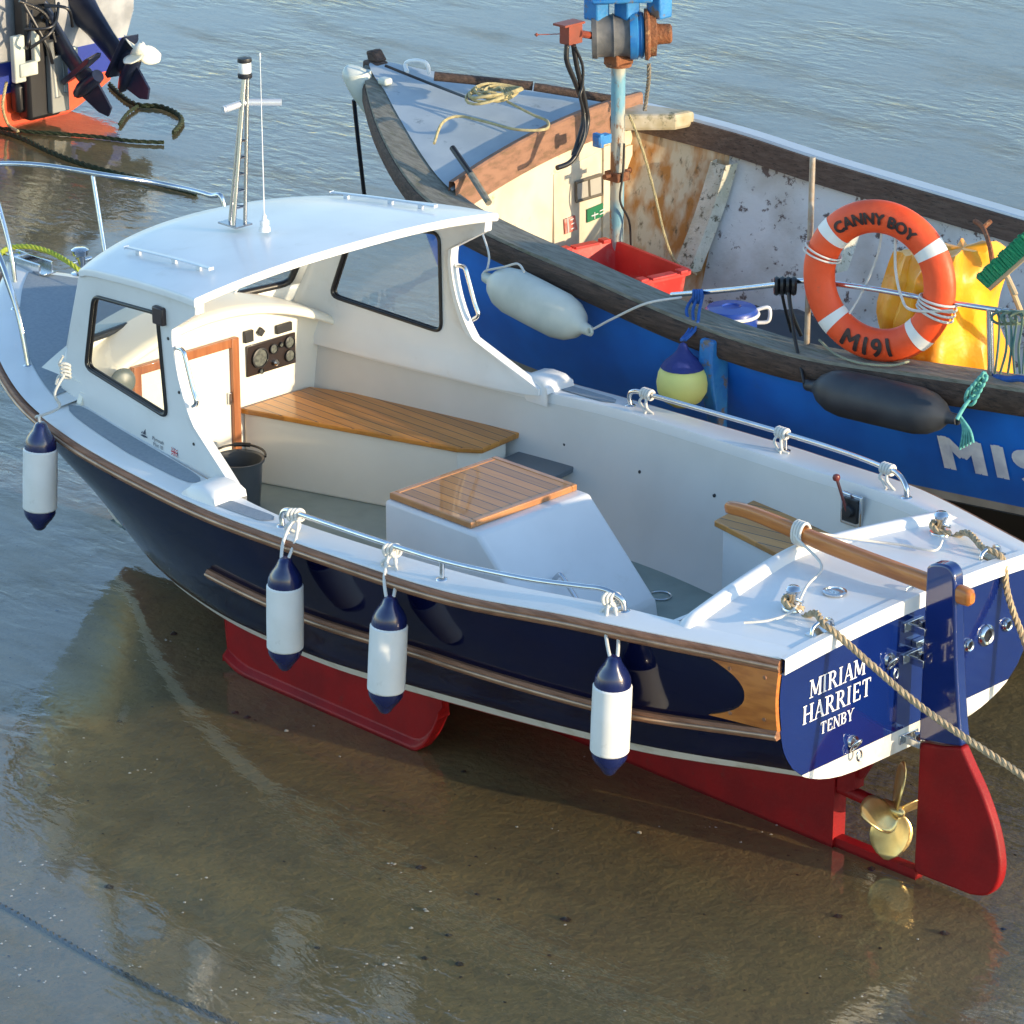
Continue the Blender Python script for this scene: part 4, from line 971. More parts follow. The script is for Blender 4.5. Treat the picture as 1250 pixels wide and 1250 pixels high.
for (px, py, yf) in ((49, 584, 1.14), (348, 752, 1.255), (473, 802, 1.245), (746, 876, 1.085)):
    spots.append(on(px, py, 1, yf))
proto = make_fender(fl_lab[0])
tilt = [(.05, .035), (.02, -.02), (.055, .012), (.03, -.045)]
F = []
for i, c in enumerate(spots):
    o = proto if i == 0 else recopy(proto, c)
    o.location = c; o.rotation_euler = (tilt[i][0], tilt[i][1], math.radians(-45)); o['label'] = fl_lab[i]; F.append(o)
def lanyard(i, top, knots, label):
    """white rope from fender eye to a rail"""
    c = spots[i]; Rm = F[i].rotation_euler.to_matrix(); e = np.array(Rm @ Vector((0, 0, .245)))+c
    m_ = MB(); top = np.array(top); dirx = RGT*1.0
    for s in (1, -1):
        a = e+[0, 0, -.01]; mid = (e+top)/2+dirx*s*.025+np.array([0, .01, 0]); P = cr([a, a+dirx*s*.014+[0, 0, .03], mid, top+dirx*s*.012+[0, .015, -.02], top], 5); m_.tube(P, .0075, 8)
    # knot: overlapping turns round the rail
    for k in range(knots):
        a = top+dirx*(k-knots/2)*.016
        m_.tube([a+np.array([0, 0, 0])+.024*math.cos(q)*np.array([.3, .9, .2])+.026*math.sin(q)*UPZ for q in np.linspace(0, 2*PI, 16, endpoint=False)], .008, 8, closed=True)
    m_.tube(cr([top+[0, .02, -.02], top+[.01, .035, -.05]-dirx*.02, top+[0, .03, -.10]-dirx*.005, top+[0, .03, -.13]+dirx*.012], 5), .007, 8)
    m_.tube(cr([top+[0, .02, -.01], top+dirx*.03+[0, .03, -.035], top+dirx*.015+[0, .03, -.07], top-dirx*.015+[0, .03, -.05], top+[0, .02, -.02]], 5), .0075, 8)
    o = obj('fender_lanyard', m_, ROPEW, None, loc=top, smooth=60); tag(o, label, 'rope', 'white fender lanyards'); return o
lanyard(1, (2.50, 1.098, 1.205), 3, 'white lanyard knotted on the forward curve of the port rail')
lanyard(2, (1.90, 1.093, 1.21), 3, 'white lanyard knotted on the middle of the port rail beside the engine box')
lanyard(3, (.80, .915, 1.26), 3, 'white lanyard with loose bow tied at the aft end of the port rail')
# bow fender rope to the cabin front corner
e = np.array(F[0].rotation_euler.to_matrix() @ Vector((0, 0, .245)))+spots[0]; kn = on(82, 452, 1, .88)
m_ = MB(); g1 = on(52, 512, 2, 1.16)
m_.tube(cr([e, e+[.02, -.01, .05], g1+[0, .03, .02], g1+[.0, -.1, .035], (kn+g1)/2+[0, 0, .01], kn], 6), .007, 8)
for k in range(4):
    cq = kn+np.array([.0, .01, .018*(k-1.5)]); m_.tube([cq+.02*math.cos(q)*RGT+.012*math.sin(q)*UPZ+.012*math.sin(q)*np.array([0, 1, 0]) for q in np.linspace(0, 2*PI, 12, endpoint=False)], .007, 6, closed=True)
m_.tube(cr([kn, kn+[.02, .03, .03], kn+[0, .02, .075]], 5), .007, 6); m_.tube(cr([kn, kn-RGT*.04+[0, 0, -.03], kn-RGT*.055+[0, 0, -.07]], 5), .007, 6)
tag(obj('fender_lanyard', m_, ROPEW, None, loc=kn, smooth=60), 'white lanyard leading from a knot beside the port cabin window to the bow fender', 'rope', 'white fender lanyards')
# little white ties on the starboard rail
for i, (X, lab, ln) in enumerate(((2.49, 'white rope end tied round the forward curve of the far rail', .06), (1.64, 'white rope end tied at the middle post of the far rail', .07), (.92, 'white rope wound round the aft curve of the far rail', .05))):
    zz = sheer(X)+DX+.085; yy_ = -np.interp(X, [.84, .95, 1.2, 1.6, 2.5], [.93, .965, 1.03, 1.083, 1.097]); c = np.array([X, yy_, zz]); m_ = MB()
    for k in range(4):
        a = c+np.array([.016*(k-1.5), 0, 0]); m_.tube([a+.021*math.cos(q)*np.array([0, 1, 0])+.021*math.sin(q)*UPZ for q in np.linspace(0, 2*PI, 14, endpoint=False)], .008, 8, closed=True)
    m_.tube(cr([c, c+[-.02, .03, -.03], c+[-.03, .03, -ln], c+[-.06, .02, -.08]], 5), .007, 8)
    m_.tube(cr([c, c+[.02, .03, -.03], c+[.0, .03, -ln], c+[-.03, .04, -.075]], 5), .007, 8)
    tag(obj('rope_tie', m_, ROPEW, None, loc=c, smooth=60), lab, 'rope')

# mooring ropes
def rope_thing(name, pts, r, mt, label, cat='rope', pitch=None, n=8, group=None):
    m_ = MB(); P = cr(pts, n); strands(m_, P, r, pitch or r*5.5); o = obj(name, m_, mt, None, loc=np.array(pts[0]), smooth=60); return tag(o, label, cat, group)
pbz = np.array([pb[0], pb[1], 1.285]); f1 = np.array([fl1[0]+.01, fl1[1], 1.265])
far = on(1250, 948, 2, .85); d_ = (far-f1); far2 = f1+d_*1.25
wr = [pbz+[.035*math.cos(a), .035*math.sin(a), .0-.006*k] for k, a in enumerate(np.linspace(0, 4.2*PI, 26))]
rope_thing('mooring_rope', wr+[pbz+[-.12, .02, -.02], f1, f1+d_*.08+[0, 0, -.0], f1+d_*.5-[0, 0, .035], far, far2], .015, ROPET, 'tan laid mooring rope running from the port stern bollard out across the lettered transom', n=5)
sbz = np.array([sb[0], sb[1], 1.275]); f2 = np.array([fl2[0]+.01, fl2[1], 1.262]); e1 = on(1250, 782, 2, .9); d2 = e1-f2
wr = [sbz+[.035*math.cos(a), .035*math.sin(a), -.006*k] for k, a in enumerate(np.linspace(0, 4.2*PI, 26))]
rope_thing('mooring_rope', wr+[sbz+[-.10, -.03, -.02], f2+[.05, 0, .0], f2, f2+[-.05, -.01, -.03], f2+d2*.5, e1, f2+d2*2.0], .015, ROPET, 'tan mooring rope dropping from the starboard stern bollard beside the rudder head', n=5)
# white lashing over the tiller
m_ = MB(); tc_ = np.array([.60, 0, 1.345])
a1 = on(1006, 770, 2, 1.25); 
P = [on(908, 760, 2, 1.245), on(940, 757, 2, 1.252), on(968, 745, 2, 1.262), on(985, 715, 2, 1.27), on(1003, 690, 2, 1.285), tc_+[0, .035, .0], tc_+[0, 0, .05], tc_+[0, -.04, .0], on(1060, 660, 2, 1.27), on(1100, 665, 2, 1.262), on(1140, 672, 2, 1.262), on(1150, 660, 2, 1.27)]
m_.tube(cr(P, 6), .006, 8)
for k in range(4):
    a = tc_+np.array([.014*(k-1.5), 0, 0]); m_.tube([a+.034*math.cos(q)*np.array([0, 1, 0])+.050*math.sin(q)*UPZ for q in np.linspace(0, 2*PI, 16, endpoint=False)], .007, 8, closed=True)
m_.tube(cr([tc_+[0, .03, .02], on(1010, 655, 2, 1.30), on(985, 665, 2, 1.27), on(975, 675, 2, 1.255)], 6), .006, 8)
tag(obj('tiller_lashing', m_, ROPEW, None, loc=tc_, smooth=60), 'thin white line lashing the tiller between the two stern bollards', 'rope')
# yellow rope on the bow
P = [(6.02, -.06, 1.36), (5.95, -.06, 1.385), (5.85, -.10, 1.40), (5.78, -.16, 1.385), (5.70, -.20, 1.36), (5.62, -.24, 1.35)]
P = [on(-8, 322, 2, 1.36), on(8, 304, 2, 1.38), on(35, 301, 2, 1.40), on(62, 308, 2, 1.385), on(85, 321, 2, 1.36), on(97, 330, 2, 1.33)]
rope_thing('bow_rope', P, .014, mat('yellow_green_rope', (.42, .46, .05), .8, nscale=30), 'yellow-green rope from the bow roller to the post on the foredeck')

# bucket
bt_ = thing('bucket', 'dark grey bucket standing on the cockpit sole by the cabin door', 'bucket', (4.14, .03, .5))
c = np.array([4.14, .03, .502]); m_ = MB(); m_.lathe([(0, .0), (.096, 0), (.100, .006), (.118, .235), (.128, .238), (.130, .25), (.124, .252), (.114, .245), (.095, .012), (0, .010)], c, (0, 0, 1), 36); obj('body', m_, GREYB, bt_, smooth=40)
m_ = MB(); hp2 = [c+[.128*math.cos(a), .128*math.sin(a), .262+.0*math.sin(a)] for a in np.linspace(PI*1.05, PI*1.95, 14)]
hp2 = [c+np.array([.0, .0, 0])+.132*math.cos(a)*np.array([.75, .66, 0])+.132*math.sin(a)*np.array([.66, -.75, 0])+[0, 0, .262+.012*math.sin(a)] for a in np.linspace(0, PI, 16)]
m_.tube(hp2, .006, 8); m_.tube(hp2[6:10], .011, 10); obj('handle', m_, BLACK, bt_, smooth=60)

# ================================================================== BOAT B : the blue fishing boat
B = thing('fishing_boat', 'old blue open fishing boat with dark timber gunwale, lying behind the cabin boat', 'boat', (3.0, -2.6, 0))
PG = np.array([(5.92, -2.53, 1.93), (5.84, -2.43, 1.915), (5.38, -2.09, 1.80), (4.92, -1.825, 1.69), (4.55, -1.69, 1.605), (4.04, -1.61, 1.555), (3.42, -1.575, 1.505), (2.755, -1.55, 1.445), (2.3, -1.555, 1.418), (1.9, -1.60, 1.41), (1.45, -1.685, 1.434), (1.0, -1.79, 1.456), (.5, -1.91, 1.475), (-.2, -2.1, 1.5)])
SG = np.array([(5.92, -2.53, 1.93), (5.83, -2.61, 1.915), (5.68, -2.72, 1.88), (5.43, -2.97, 1.825), (5.09, -3.25, 1.78), (4.80, -3.45, 1.75), (4.21, -3.66, 1.675), (3.70, -3.74, 1.615), (3.18, -3.80, 1.572), (2.4, -3.83, 1.535), (1.9, -3.82, 1.52), (1.2, -3.75, 1.51), (.5, -3.62, 1.51), (-.2, -3.45, 1.52)])
NB = 70
def resamp(P, n):
    Q = cr(P, 12); d = np.r_[0, np.cumsum(np.linalg.norm(np.diff(Q, axis=0), axis=1))]; t = np.linspace(0, d[-1], n); return np.stack([np.interp(t, d, Q[:, i]) for i in range(3)], 1)
PGr, SGr = resamp(PG, NB), resamp(SG, NB)
def nrm2(P, side):
    T = np.gradient(P, axis=0); T[:, 2] = 0; T /= np.linalg.norm(T, axis=1)[:, None]; n_ = np.stack([-T[:, 1], T[:, 0], 0*T[:, 0]], 1)
    if n_[NB//2][1]*side < 0: n_ = -n_
    return n_
NPo, NSo = nrm2(PGr, 1), nrm2(SGr, -1)
tt = np.linspace(0, 1, NB)
hb_ = MB(); strp = MB()
for P, n_, side in ((PGr, NPo, 1), (SGr, NSo, -1)):
    G = []; Gs = []
    for i in range(NB):
        k = min(1, tt[i]/.24); stem = 1-k
        zb = .80+.22*stem; p = P[i]
        base = p-n_[i]*(.02)
        def at(z, ins): 
            q = p-n_[i]*ins; q = q.copy(); q[2] = z
            q[0] -= stem*.55*((p[2]-z)/1.2)**1.3; 
            if stem > 0: q[1] = q[1]+(-2.55-q[1])*stem*.65*((p[2]-z)/1.2)**.8
            return q
        zt = p[2]-.02
        levels = [at(zt, .015)]+[at(zt+(zb-zt)*t, .02+.21*t**1.6) for t in (.25, .5, .75, 1)]
        lo = [at(zb-.045, .245), at(zb-.25, .42), at(.22, .75), at(.02, 1.05)]
        G.append(levels); Gs.append([levels[-1], lo[0]]); 
        G[-1] = levels+[lo[0]]+lo[1:]
    G = np.array(G); hb_.grid(G[:, :5], 0, flip=(side == -1)); hb_.grid(G[:, 4:6], 1, flip=(side == -1)); hb_.grid(G[:, 5:], 2, flip=(side == -1))
    if side == 1: GPort = G
obj('hull', hb_, [BLUE, mat('old_white_stripe', (.42, .39, .32), .6, col2=(.3, .27, .22)), mat('black_bottom_paint', (.012, .011, .010), .6)], B, smooth=50)
# dark timber strake (fender board) and cap
for P, n_, side in ((PGr, NPo, 1), (SGr, NSo, -1)):
    m_ = MB(); G = []
    for i in range(NB):
        p = P[i]; q = n_[i]; h = .12; G.append([p+q*.0+UPZ*.0, p+q*.035+UPZ*-.006, p+q*.045+UPZ*-.03, p+q*.045-UPZ*(h-.02), p+q*.03-UPZ*h, p-q*.01-UPZ*h])
    m_.grid(np.array(G), flip=(side == -1)); obj('timber_strake', m_, TIMB, B, smooth=40)
    m_ = MB(); G = []
    for i in range(NB):
        p = P[i]; q = n_[i]; w = .14+.08*max(0, 1-tt[i]/.3) if side == 1 else .07; w = w*min(1, .3+tt[i]*14)
        G.append([p+q*.03+UPZ*-.005, p+q*.028+UPZ*.012, p-q*w+UPZ*.018, p-q*(w+.004)+UPZ*.012, p-q*(w+.004)-UPZ*(.035 if side == 1 else .02)])
    m_.grid(np.array(G), flip=(side == -1)); obj('gunwale_cap', m_, TIMG if side == 1 else mat('alloy_cap', (.5, .52, .55), .4, metal=.5), B, smooth=40)
# inner lining
def ipt(P, n_, i, z, ins):
    q = P[i]-n_[i]*ins; q = q.copy(); q[2] = z; return q
for P, n_, side in ((PGr, NPo, 1), (SGr, NSo, -1)):
    m_ = MB(); G = []
    i0 = int(NB*.12)
    for i in range(i0, NB):
        zt = P[i][2]-.01; G.append([ipt(P, n_, i, zt, .075 if side == -1 else .14), ipt(P, n_, i, zt-.17, .085 if side == -1 else .15), ipt(P, n_, i, (zt+.75)/2, .24), ipt(P, n_, i, .74, .44)])
    G = np.array(G); mi_ = np.array([0]*len(G)); m_.grid(G, flip=(side == 1)); obj('inner_lining', m_, INNER, B, smooth=50)
    if side == -1:
        q = MB(); G2 = G[:int(NB*.33)-i0].copy(); n2_ = NSo[i0:i0+len(G2)]; G2 -= n2_[:, None, :]*.006; q.grid(G2, flip=False); obj('rust_stained_lining', q, mat('rust_streaked_paint', (.58, .49, .34), .7, col2=(.42, .18, .04), nscale=4, nrange=(.40, .6), stretch=(3, 3, .6), col3=(.10, .07, .03), n3=9, r3=(.56, .7)), B, smooth=50)
    # inner timber stringer
    m_ = MB(); G = []
    for i in range(i0, NB):
        zt = P[i][2]+.002; a = .062 if side == -1 else .125; G.append([ipt(P, n_, i, zt, a), ipt(P, n_, i, zt, a+.03), ipt(P, n_, i, zt-.125, a+.045), ipt(P, n_, i, zt-.13, a+.0)])
    m_.grid(np.array(G), flip=(side == 1)); obj('timber_stringer', m_, mat('brown_timber', (.085, .05, .034), .7, col2=(.13, .085, .06), nscale=8, stretch=(1, 8, 8), col3=(.03, .02, .015), n3=14, r3=(.56, .62), bump=.004, bscale=40), B, smooth=40)
# floor
m_ = MB(); G = []
for X in np.linspace(4.6, -.1, 16):
    yp = np.interp(X, PG[::-1, 0], PG[::-1, 1]); ys = np.interp(X, SG[::-1, 0], SG[::-1, 1]); G.append([(X, yp-.25, .75), (X, ys+.25, .75)])
m_.grid(G, flip=False); obj('floor', m_, mat('grey_floor', (.20, .21, .20), .7, col2=(.13, .13, .12), nscale=5, col3=(.3, .27, .2), n3=6), B, smooth=0)
# ribs on the starboard side
for (tx, ty, bx, by, wd) in ((882, 198, 836, 330, .07), (1038, 256, 1018, 330, .05), (1192, 302, 1180, 360, .05)):
    a = on(tx, ty, 1, -3.52); b = on(bx, by, 1, -3.20); mid = (a+b)/2+np.array([0, -.03, .02]); P = cr([a, mid, b], 6); m_ = MB()
    G = [[p+np.array([wd, -.05, 0]), p+np.array([wd*.8, .035, 0]), p+np.array([-wd*.8, .035, 0]), p+np.array([-wd, -.05, 0])] for p in P]
    m_.grid(np.array(G), flip=True); obj('rib', m_, mat('rib_paint', (.58, .55, .46), .75, col2=(.42, .40, .30), nscale=6, col3=(.10, .09, .06), n3=22, r3=(.55, .62), bump=.008), B, smooth=30)
# foredeck
m_ = MB(); G = []
iend_p = int(np.abs(PGr[:, 0]-4.53).argmin()); iend_s = int(np.abs(SGr[:, 0]-4.78).argmin())
for t in np.linspace(0, 1, 20):
    ip_ = t*iend_p; is_ = t*iend_s
    a = np.array([np.interp(ip_, np.arange(NB), PGr[:, k]) for k in range(3)]); b = np.array([np.interp(is_, np.arange(NB), SGr[:, k]) for k in range(3)])
    a = a+(b-a)*(.18*min(1, t*4)*(1-.62*t)); 
    row = [a*(1-s)+b*s+UPZ*(.03+.24*s*(1-s)*t) for s in np.linspace(0, .985, 13)]
    G.append(row)
FD = np.array(G); m_.grid(FD, flip=False); obj('foredeck', m_, FDECK, B, smooth=50)
# dark channel between cap and foredeck, port bow is the wide cap; brown coaming board
edge = FD[-1]; m_ = MB(); G = []
for p in edge:
    p = p.copy(); G.append([p+[.03, 0, -.01], p+[.025, 0, .045], p+[-.012, 0, .05], p+[-.022, 0, .04], p+[-.03, 0, -.13], p+[0, 0, -.135]])
m_.grid(np.array(G), flip=True); obj('coaming_board', m_, BOARD, B, smooth=40)
m_ = MB(); G = []
for p in edge: G.append([p+[-.005, 0, -.05], (p[0]+.02, p[1], .75)])
m_.grid(np.array(G), flip=True); bkB = obj('bulkhead', m_, INNERC, B, smooth=0)
def bkx(y): return np.interp(y, [edge[-1][1], edge[0][1]], [edge[-1][0], edge[0][0]])+.008
def on_bk(px, py, off=.02):
    X = 4.6
    for _ in range(15): p = on(px, py, 0, X); X = bkx(p[1])-off
    return p
def plate(pix, mi_mat, name, par, off=.012, th=.012, bevel=0):
    c4 = [on_bk(x, y, off) for x, y in pix]; m_ = MB(); quadbox(m_, c4, th, (1, 0, 0)); return obj(name, m_, mi_mat, par, smooth=0, bevel=bevel)
plate([(677, 318), (748, 312), (740, 180), (676, 213)], mat('locker_door', (.62, .56, .43), .6, col2=(.52, .45, .33), nscale=6, col3=(.35, .24, .12), n3=9, r3=(.6, .75)), 'locker_door', B, .012, .01, .002)
gs = plate([(717, 272), (741, 262), (741, 246), (717, 256)], NETG, 'green_sign', B, .022, .006)
m_ = MB()
def bkline(pts, w, off): 
    for a, b in zip(pts[:-1], pts[1:]): m_.tube([on_bk(*a, off), on_bk(*b, off)], w, 4)
bkline([(722, 264), (730, 261)], .004, .026); bkline([(726, 259), (726, 267)], .004, .026); bkline([(732, 262), (738, 259)], .003, .026); bkline([(732, 258), (738, 255)], .003, .026)
obj('sign_marks', m_, REFL, gs, smooth=0)
rs = plate([(690, 286), (705, 280), (702, 263), (689, 268)], mat('faded_red_sign', (.50, .10, .07), .6, col2=(.55, .3, .25), nscale=25), 'red_sign', B, .022, .006)
m_ = MB(); bkline([(694, 284), (693, 266)], .004, .026); bkline([(697, 280), (701, 278)], .003, .026); bkline([(697, 274), (701, 272)], .003, .026); bkline([(696, 269), (700, 267)], .003, .026); obj('sign_marks', m_, REFL, rs, smooth=0)
wf = [(704, 246), (735, 237), (735, 213), (703, 223)]
m_ = MB(); Pw = [on_bk(x, y, .026) for x, y in wf]; m_.tube(Pw, .010, 4, closed=True); m_.tube([on_bk(720, 241, .026), on_bk(719, 218, .026)], .009, 4); lw = obj('locker_window', m_, mat('frame_grey', (.14, .12, .09), .7), B, smooth=0)
m_ = MB(); m_.add([on_bk(x, y, .024) for x, y in wf], [(0, 1, 2, 3)]); obj('pane', m_, mat('dusty_pane', (.40, .38, .33), .4), lw, smooth=0)
for xx in (742, 768):
    m_ = MB(); a = on_bk(xx, 178, .03); b = on_bk(xx+3, 305, .03); quadbox(m_, [a+[0, .03, 0], a-[0, .03, 0], (a[0], a[1]-.03, .76), (a[0], a[1]+.03, .76)], .03, (1, 0, 0)); obj('bulkhead_batten', m_, INNERC, B, smooth=0, bevel=.004)
# corner knee top
m_ = MB(); k0 = SGr[iend_s]; m_.prism([(k0[0]+.08, k0[1]+.07), (k0[0]-.34, k0[1]-.06), (k0[0]-.32, k0[1]+.08), (k0[0]-.08, k0[1]+.34)], lambda a, b: (a, b, k0[2]-.07), lambda a, b: (a, b, k0[2]+.022)); obj('corner_knee', m_, mat('cream_knee', (.50, .44, .33), .7, col2=(.3, .24, .12), nscale=6, col3=(.08, .08, .03), n3=8, r3=(.55, .65)), B, smooth=0, bevel=.02)
# winch post with line hauler
XPp = 4.42; pt = on(755, 78, 0, XPp); py_ = pt[1]; m_ = MB()
m_.tube([(XPp, py_, .76), (XPp, py_, pt[2])], .038, 18); post = obj('winch_post', m_, POSTM, B, smooth=60)
m_ = MB(); m_.lathe([(.07, 0), (.072, .018), (.04, .024)], (XPp, py_, pt[2]-.01), (0, 0, 1), 20); obj('post_flange', m_, RUST, post, smooth=40); m_ = MB(); m_.box((XPp, py_, 1.52), (.10, .10, .05)); m_.tube([(XPp-.0, py_-.10, 1.53), (XPp, py_+.10, 1.53)], .012, 8); obj('post_bracket', m_, RUST, post, smooth=40, bevel=.004)
ax = RGT*1.0*.93+np.array([0, 0, .03]); ax = ax/np.linalg.norm(ax)
dc = on(758, 43, 0, XPp-.02)
dr = MB(); dr.lathe([(0, -.155), (.118, -.155), (.121, -.13), (.113, -.12), (.111, -.05), (.118, -.04), (.111, -.03), (.111, .03), (.118, .04), (.118, .05)], dc, ax, 36, 0)
dro = obj('hauler_drum', dr, DRUM, post, smooth=40)
q = MB(); q.lathe([(.0, .046), (.128, .046), (.130, .06), (.130, .085), (.118, .09), (.118, .10), (.126, .105), (.115, .12), (0, .12)], dc, ax, 36); obj('blue_flange', q, LBLUE, post, smooth=40)
q = MB(); q.lathe([(0, .125), (.136, .125), (.138, .14), (.118, .155), (.118, .165), (.115, .185), (.06, .19), (0, .19)], dc, ax, 36); q.lathe([(.06, .18), (.055, .20), (.052, .26), (.04, .27), (.025, .262), (0, .262)], dc, ax, 24); obj('rusty_hub', q, RUST, post, smooth=40)
q = MB(); q.box((XPp, py_, (pt[2]+dc[2]-.10)/2), (.10, .13, max(.03, dc[2]-.095-pt[2]))); obj('winch_saddle', q, RUST, post, smooth=20, bevel=.008)
q = MB(); tpd = dc+UPZ*.15
for s in (-.13, .03, .2): q.box(dc+ax*s+UPZ*.17, (.10, .10, .16))
q.box(dc+UPZ*.22, (.32, .32, .03), R=np.stack([ax, np.cross(UPZ, ax), UPZ], 1)); obj('winch_head', q, LBLUE, post, smooth=20, bevel=.01)
q = MB(); vb = on(697, 41, 0, XPp); q.box(vb, (.07, .10, .10)); q.box(vb+UPZ*.055+ax*-.01, (.09, .15, .012)); q.tube([vb+ax*.04, dc-ax*.14], .02, 10); q.tube([vb-ax*.05, vb-ax*.17], .003, 6); q.lathe([(0, -.012), (.012, 0), (0, .012)], vb-ax*.18, ax, 10); obj('valve_box', q, mat('valve_red', (.25, .045, .02), .5, col2=(.18, .04, .02)), post, smooth=30, bevel=.006)
# hydraulic hoses
for k, pp in enumerate(([(692, 55), (692, 75), (702, 100), (711, 125), (712, 150), (705, 175), (700, 190)], [(700, 55), (704, 80), (710, 105), (715, 130), (717, 150), (710, 175), (697, 197), (680, 205)], [(702, 58), (711, 80), (711, 105), (708, 118), (713, 140), (713, 165), (703, 190)])):
    m_ = MB(); m_.tube(cr([on(x, y, 0, XPp-.03-.015*k+(-.03 if y > 150 else 0)) for x, y in pp], 6), .014 if k < 2 else .008, 10); obj('hose', m_, BLACK, post, smooth=60)
# thin wires down the post, light blue shackle
m_ = MB(); m_.tube(cr([on(762, 175, 0, XPp-.06), on(760, 215, 0, XPp-.06), on(757, 245, 0, XPp-.06), on(768, 270, 0, XPp-.08), on(770, 300, 0, XPp-.08)], 6), .006, 8); obj('wire', m_, BLACK, post)
q = MB(); cpt = on(735, 170, 0, XPp-.04); q.box(cpt, (.05, .10, .05)); q.box(cpt+[0, .03, 0], (.06, .03, .075)); obj('clamp', q, LBLUE, post, bevel=.005)
# rope from hub to the knee and the straw rope inside
rope_thing('hauler_chain', [on(792, 78, 0, XPp), on(792, 95, 0, XPp), on(789, 120, 0, XPp+.05), on(787, 135, 0, XPp+.05)], .012, mat('rusty_chain', (.2, .17, .13), .8), 'short grey line hanging from the rusty hub of the winch')
rope_thing('straw_line', [on(768, 140, 0, XPp-.06), on(778, 165, 0, XPp-.1), on(788, 195, 0, XPp-.14), on(800, 240, 0, XPp-.2), on(812, 290, 0, XPp-.3), on(825, 320, 0, XPp-.35), on(850, 335, 0, XPp-.5)], .008, YROPE, 'pale straw line slanting down from the winch post inside the blue boat', n=6)
# rails along the port gunwale of B
def wh(px, py, y): return on(px, py, 1, y)
m_ = MB(); s1 = wh(985, 416, -1.70); s1t = np.array([s1[0], s1[1], wh(985, 190, -1.70)[2]])
m_.tube([s1-[0, 0, .02], s1t], .014, 10); obj('stanchion', m_, mat('dull_pole', (.34, .31, .27), .5, metal=.3, col2=(.3, .22, .15), nscale=20), B, smooth=60)
s2 = wh(1210, 462, -1.86); s2t = wh(1208, 377, -1.86); m_ = MB(); m_.tube([s2-[0, 0, .02], s2t], .016, 10); obj('stanchion', m_, STEEL, B, smooth=60)
m_ = MB(); m_.tube(cr([wh(820, 360, -1.66), wh(900, 353, -1.66), wh(960, 346, -1.68), wh(985, 343, -1.70), wh(1060, 352, -1.75), wh(1140, 366, -1.82), s2t, wh(1300, 390, -1.95)], 5), .013, 10); obj('hand_rail', m_, STEEL, B, smooth=60)
# blue chock plank fixed to the hull side
i = int(np.abs(PGr[:, 0]-wh(883, 440, -1.58)[0]).argmin()); c = PGr[i]; m_ = MB(); G = []
for z, y_ in ((c[2]-.03, .075), (c[2]-.14, .085), (c[2]-.3, .06), (c[2]-.5, .0)):
    G.append([(c[0]+.042, c[1]-.05, z), (c[0]+.042, c[1]+y_, z), (c[0]-.042, c[1]+y_, z), (c[0]-.042, c[1]-.05, z)])
m_.grid(np.array(G), closed_v=True, flip=False); m_.f.append((0, 1, 2, 3)); m_.m.append(0); obj('side_post', m_, LBLUE, B, smooth=0, bevel=.012)
# number on the bow/side
V_, F_ = text_geo('M191', .335); V_[:, 0] -= V_[:, 0].min()
nm = MB(); 
def hull_pt_B(X, z, off=.004):
    i = np.interp(-X, -PGr[:, 0], np.arange(NB)); i0 = int(min(i, NB-2)); w = i-i0; S = GPort[i0]*(1-w)+GPort[i0+1]*w
    y = np.interp(z, S[:5, 2][::-1], S[:5, 1][::-1]); return np.array([X, y+off, z])
def hull_px_B(px, py):
    y = -1.75
    for _ in range(30): p = on(px, py, 1, y); y = hull_pt_B(p[0], p[2])[1]
    return p
n0 = hull_px_B(1153, 571); n1 = hull_px_B(1155, 531)
sc_ = (n1[2]-n0[2])/(.335*.73)*1.0
# bold: draw twice with small offsets, clipped where off-frame anyway
for dx in (0.0,):
    VV = []
    for v in V_:
        X = n0[0]-v[0]*sc_*1.10-dx; z = n0[2]+v[1]*sc_+.02*(v[0]); VV.append(hull_pt_B(X, z, .004))
    nm.add(VV, F_)
VV = []
for v in V_: VV.append(hull_pt_B(n0[0]-v[0]*sc_*1.10-.034, n0[2]+v[1]*sc_+.02*v[0], .006))
nm.add(VV, F_); VV = []
for v in V_: VV.append(hull_pt_B(n0[0]-v[0]*sc_*1.10-.017, n0[2]+v[1]*sc_+.02*v[0]+.004, .005))
nm.add(VV, F_)
obj('registration_number', nm, mat('number_paint', (.80, .81, .82), .5, col2=(.6, .62, .68), nscale=12), B, smooth=0)
# bow details : stem head, white ring, black thick bar, deck line
sh_ = PGr[0]; m_ = MB(); m_.box(sh_+[-.03, 0, -.01], (.12, .09, .08)); m_.prism([(0, 0), (.02, .06), (-.03, .07), (-.08, .01)], lambda a, b: (sh_[0]+a, sh_[1]+.03, sh_[2]+.02+b), lambda a, b: (sh_[0]+a, sh_[1]-.05, sh_[2]+.02+b)); obj('stem_head', m_, TIMB, B, bevel=.012)
m_ = MB(); e0 = on(492, 86, 2, 2.0); m_.tube(cr([on(497, 88, 2, 1.93), on(495, 78, 2, 1.96), on(505, 74, 2, 1.99), on(520, 77, 2, 1.99), on(524, 90, 2, 1.93)], 6), .012, 10); obj('bow_eye', m_, WPLAS, B, smooth=60)
m_ = MB(); m_.tube([on(530, 93, 2, 1.96), on(650, 105, 2, 1.90)], .026, 10); m_.tube([on(652, 106, 2, 1.90), on(745, 121, 2, 1.83)], .024, 10); obj('toe_rail', m_, TIMB, B)
m_ = MB(); a = on(552, 180, 2, 1.82); b = on(575, 213, 2, 1.72); m_.tube([a, b], .016, 8); obj('cleat_bar', m_, BLACK, B)
m_ = MB(); a = on(575, 213, 2, 1.72); b = on(597, 248, 2, 1.62); m_.tube([a, b], .018, 8); obj('cleat_stick', m_, TIMG, B)
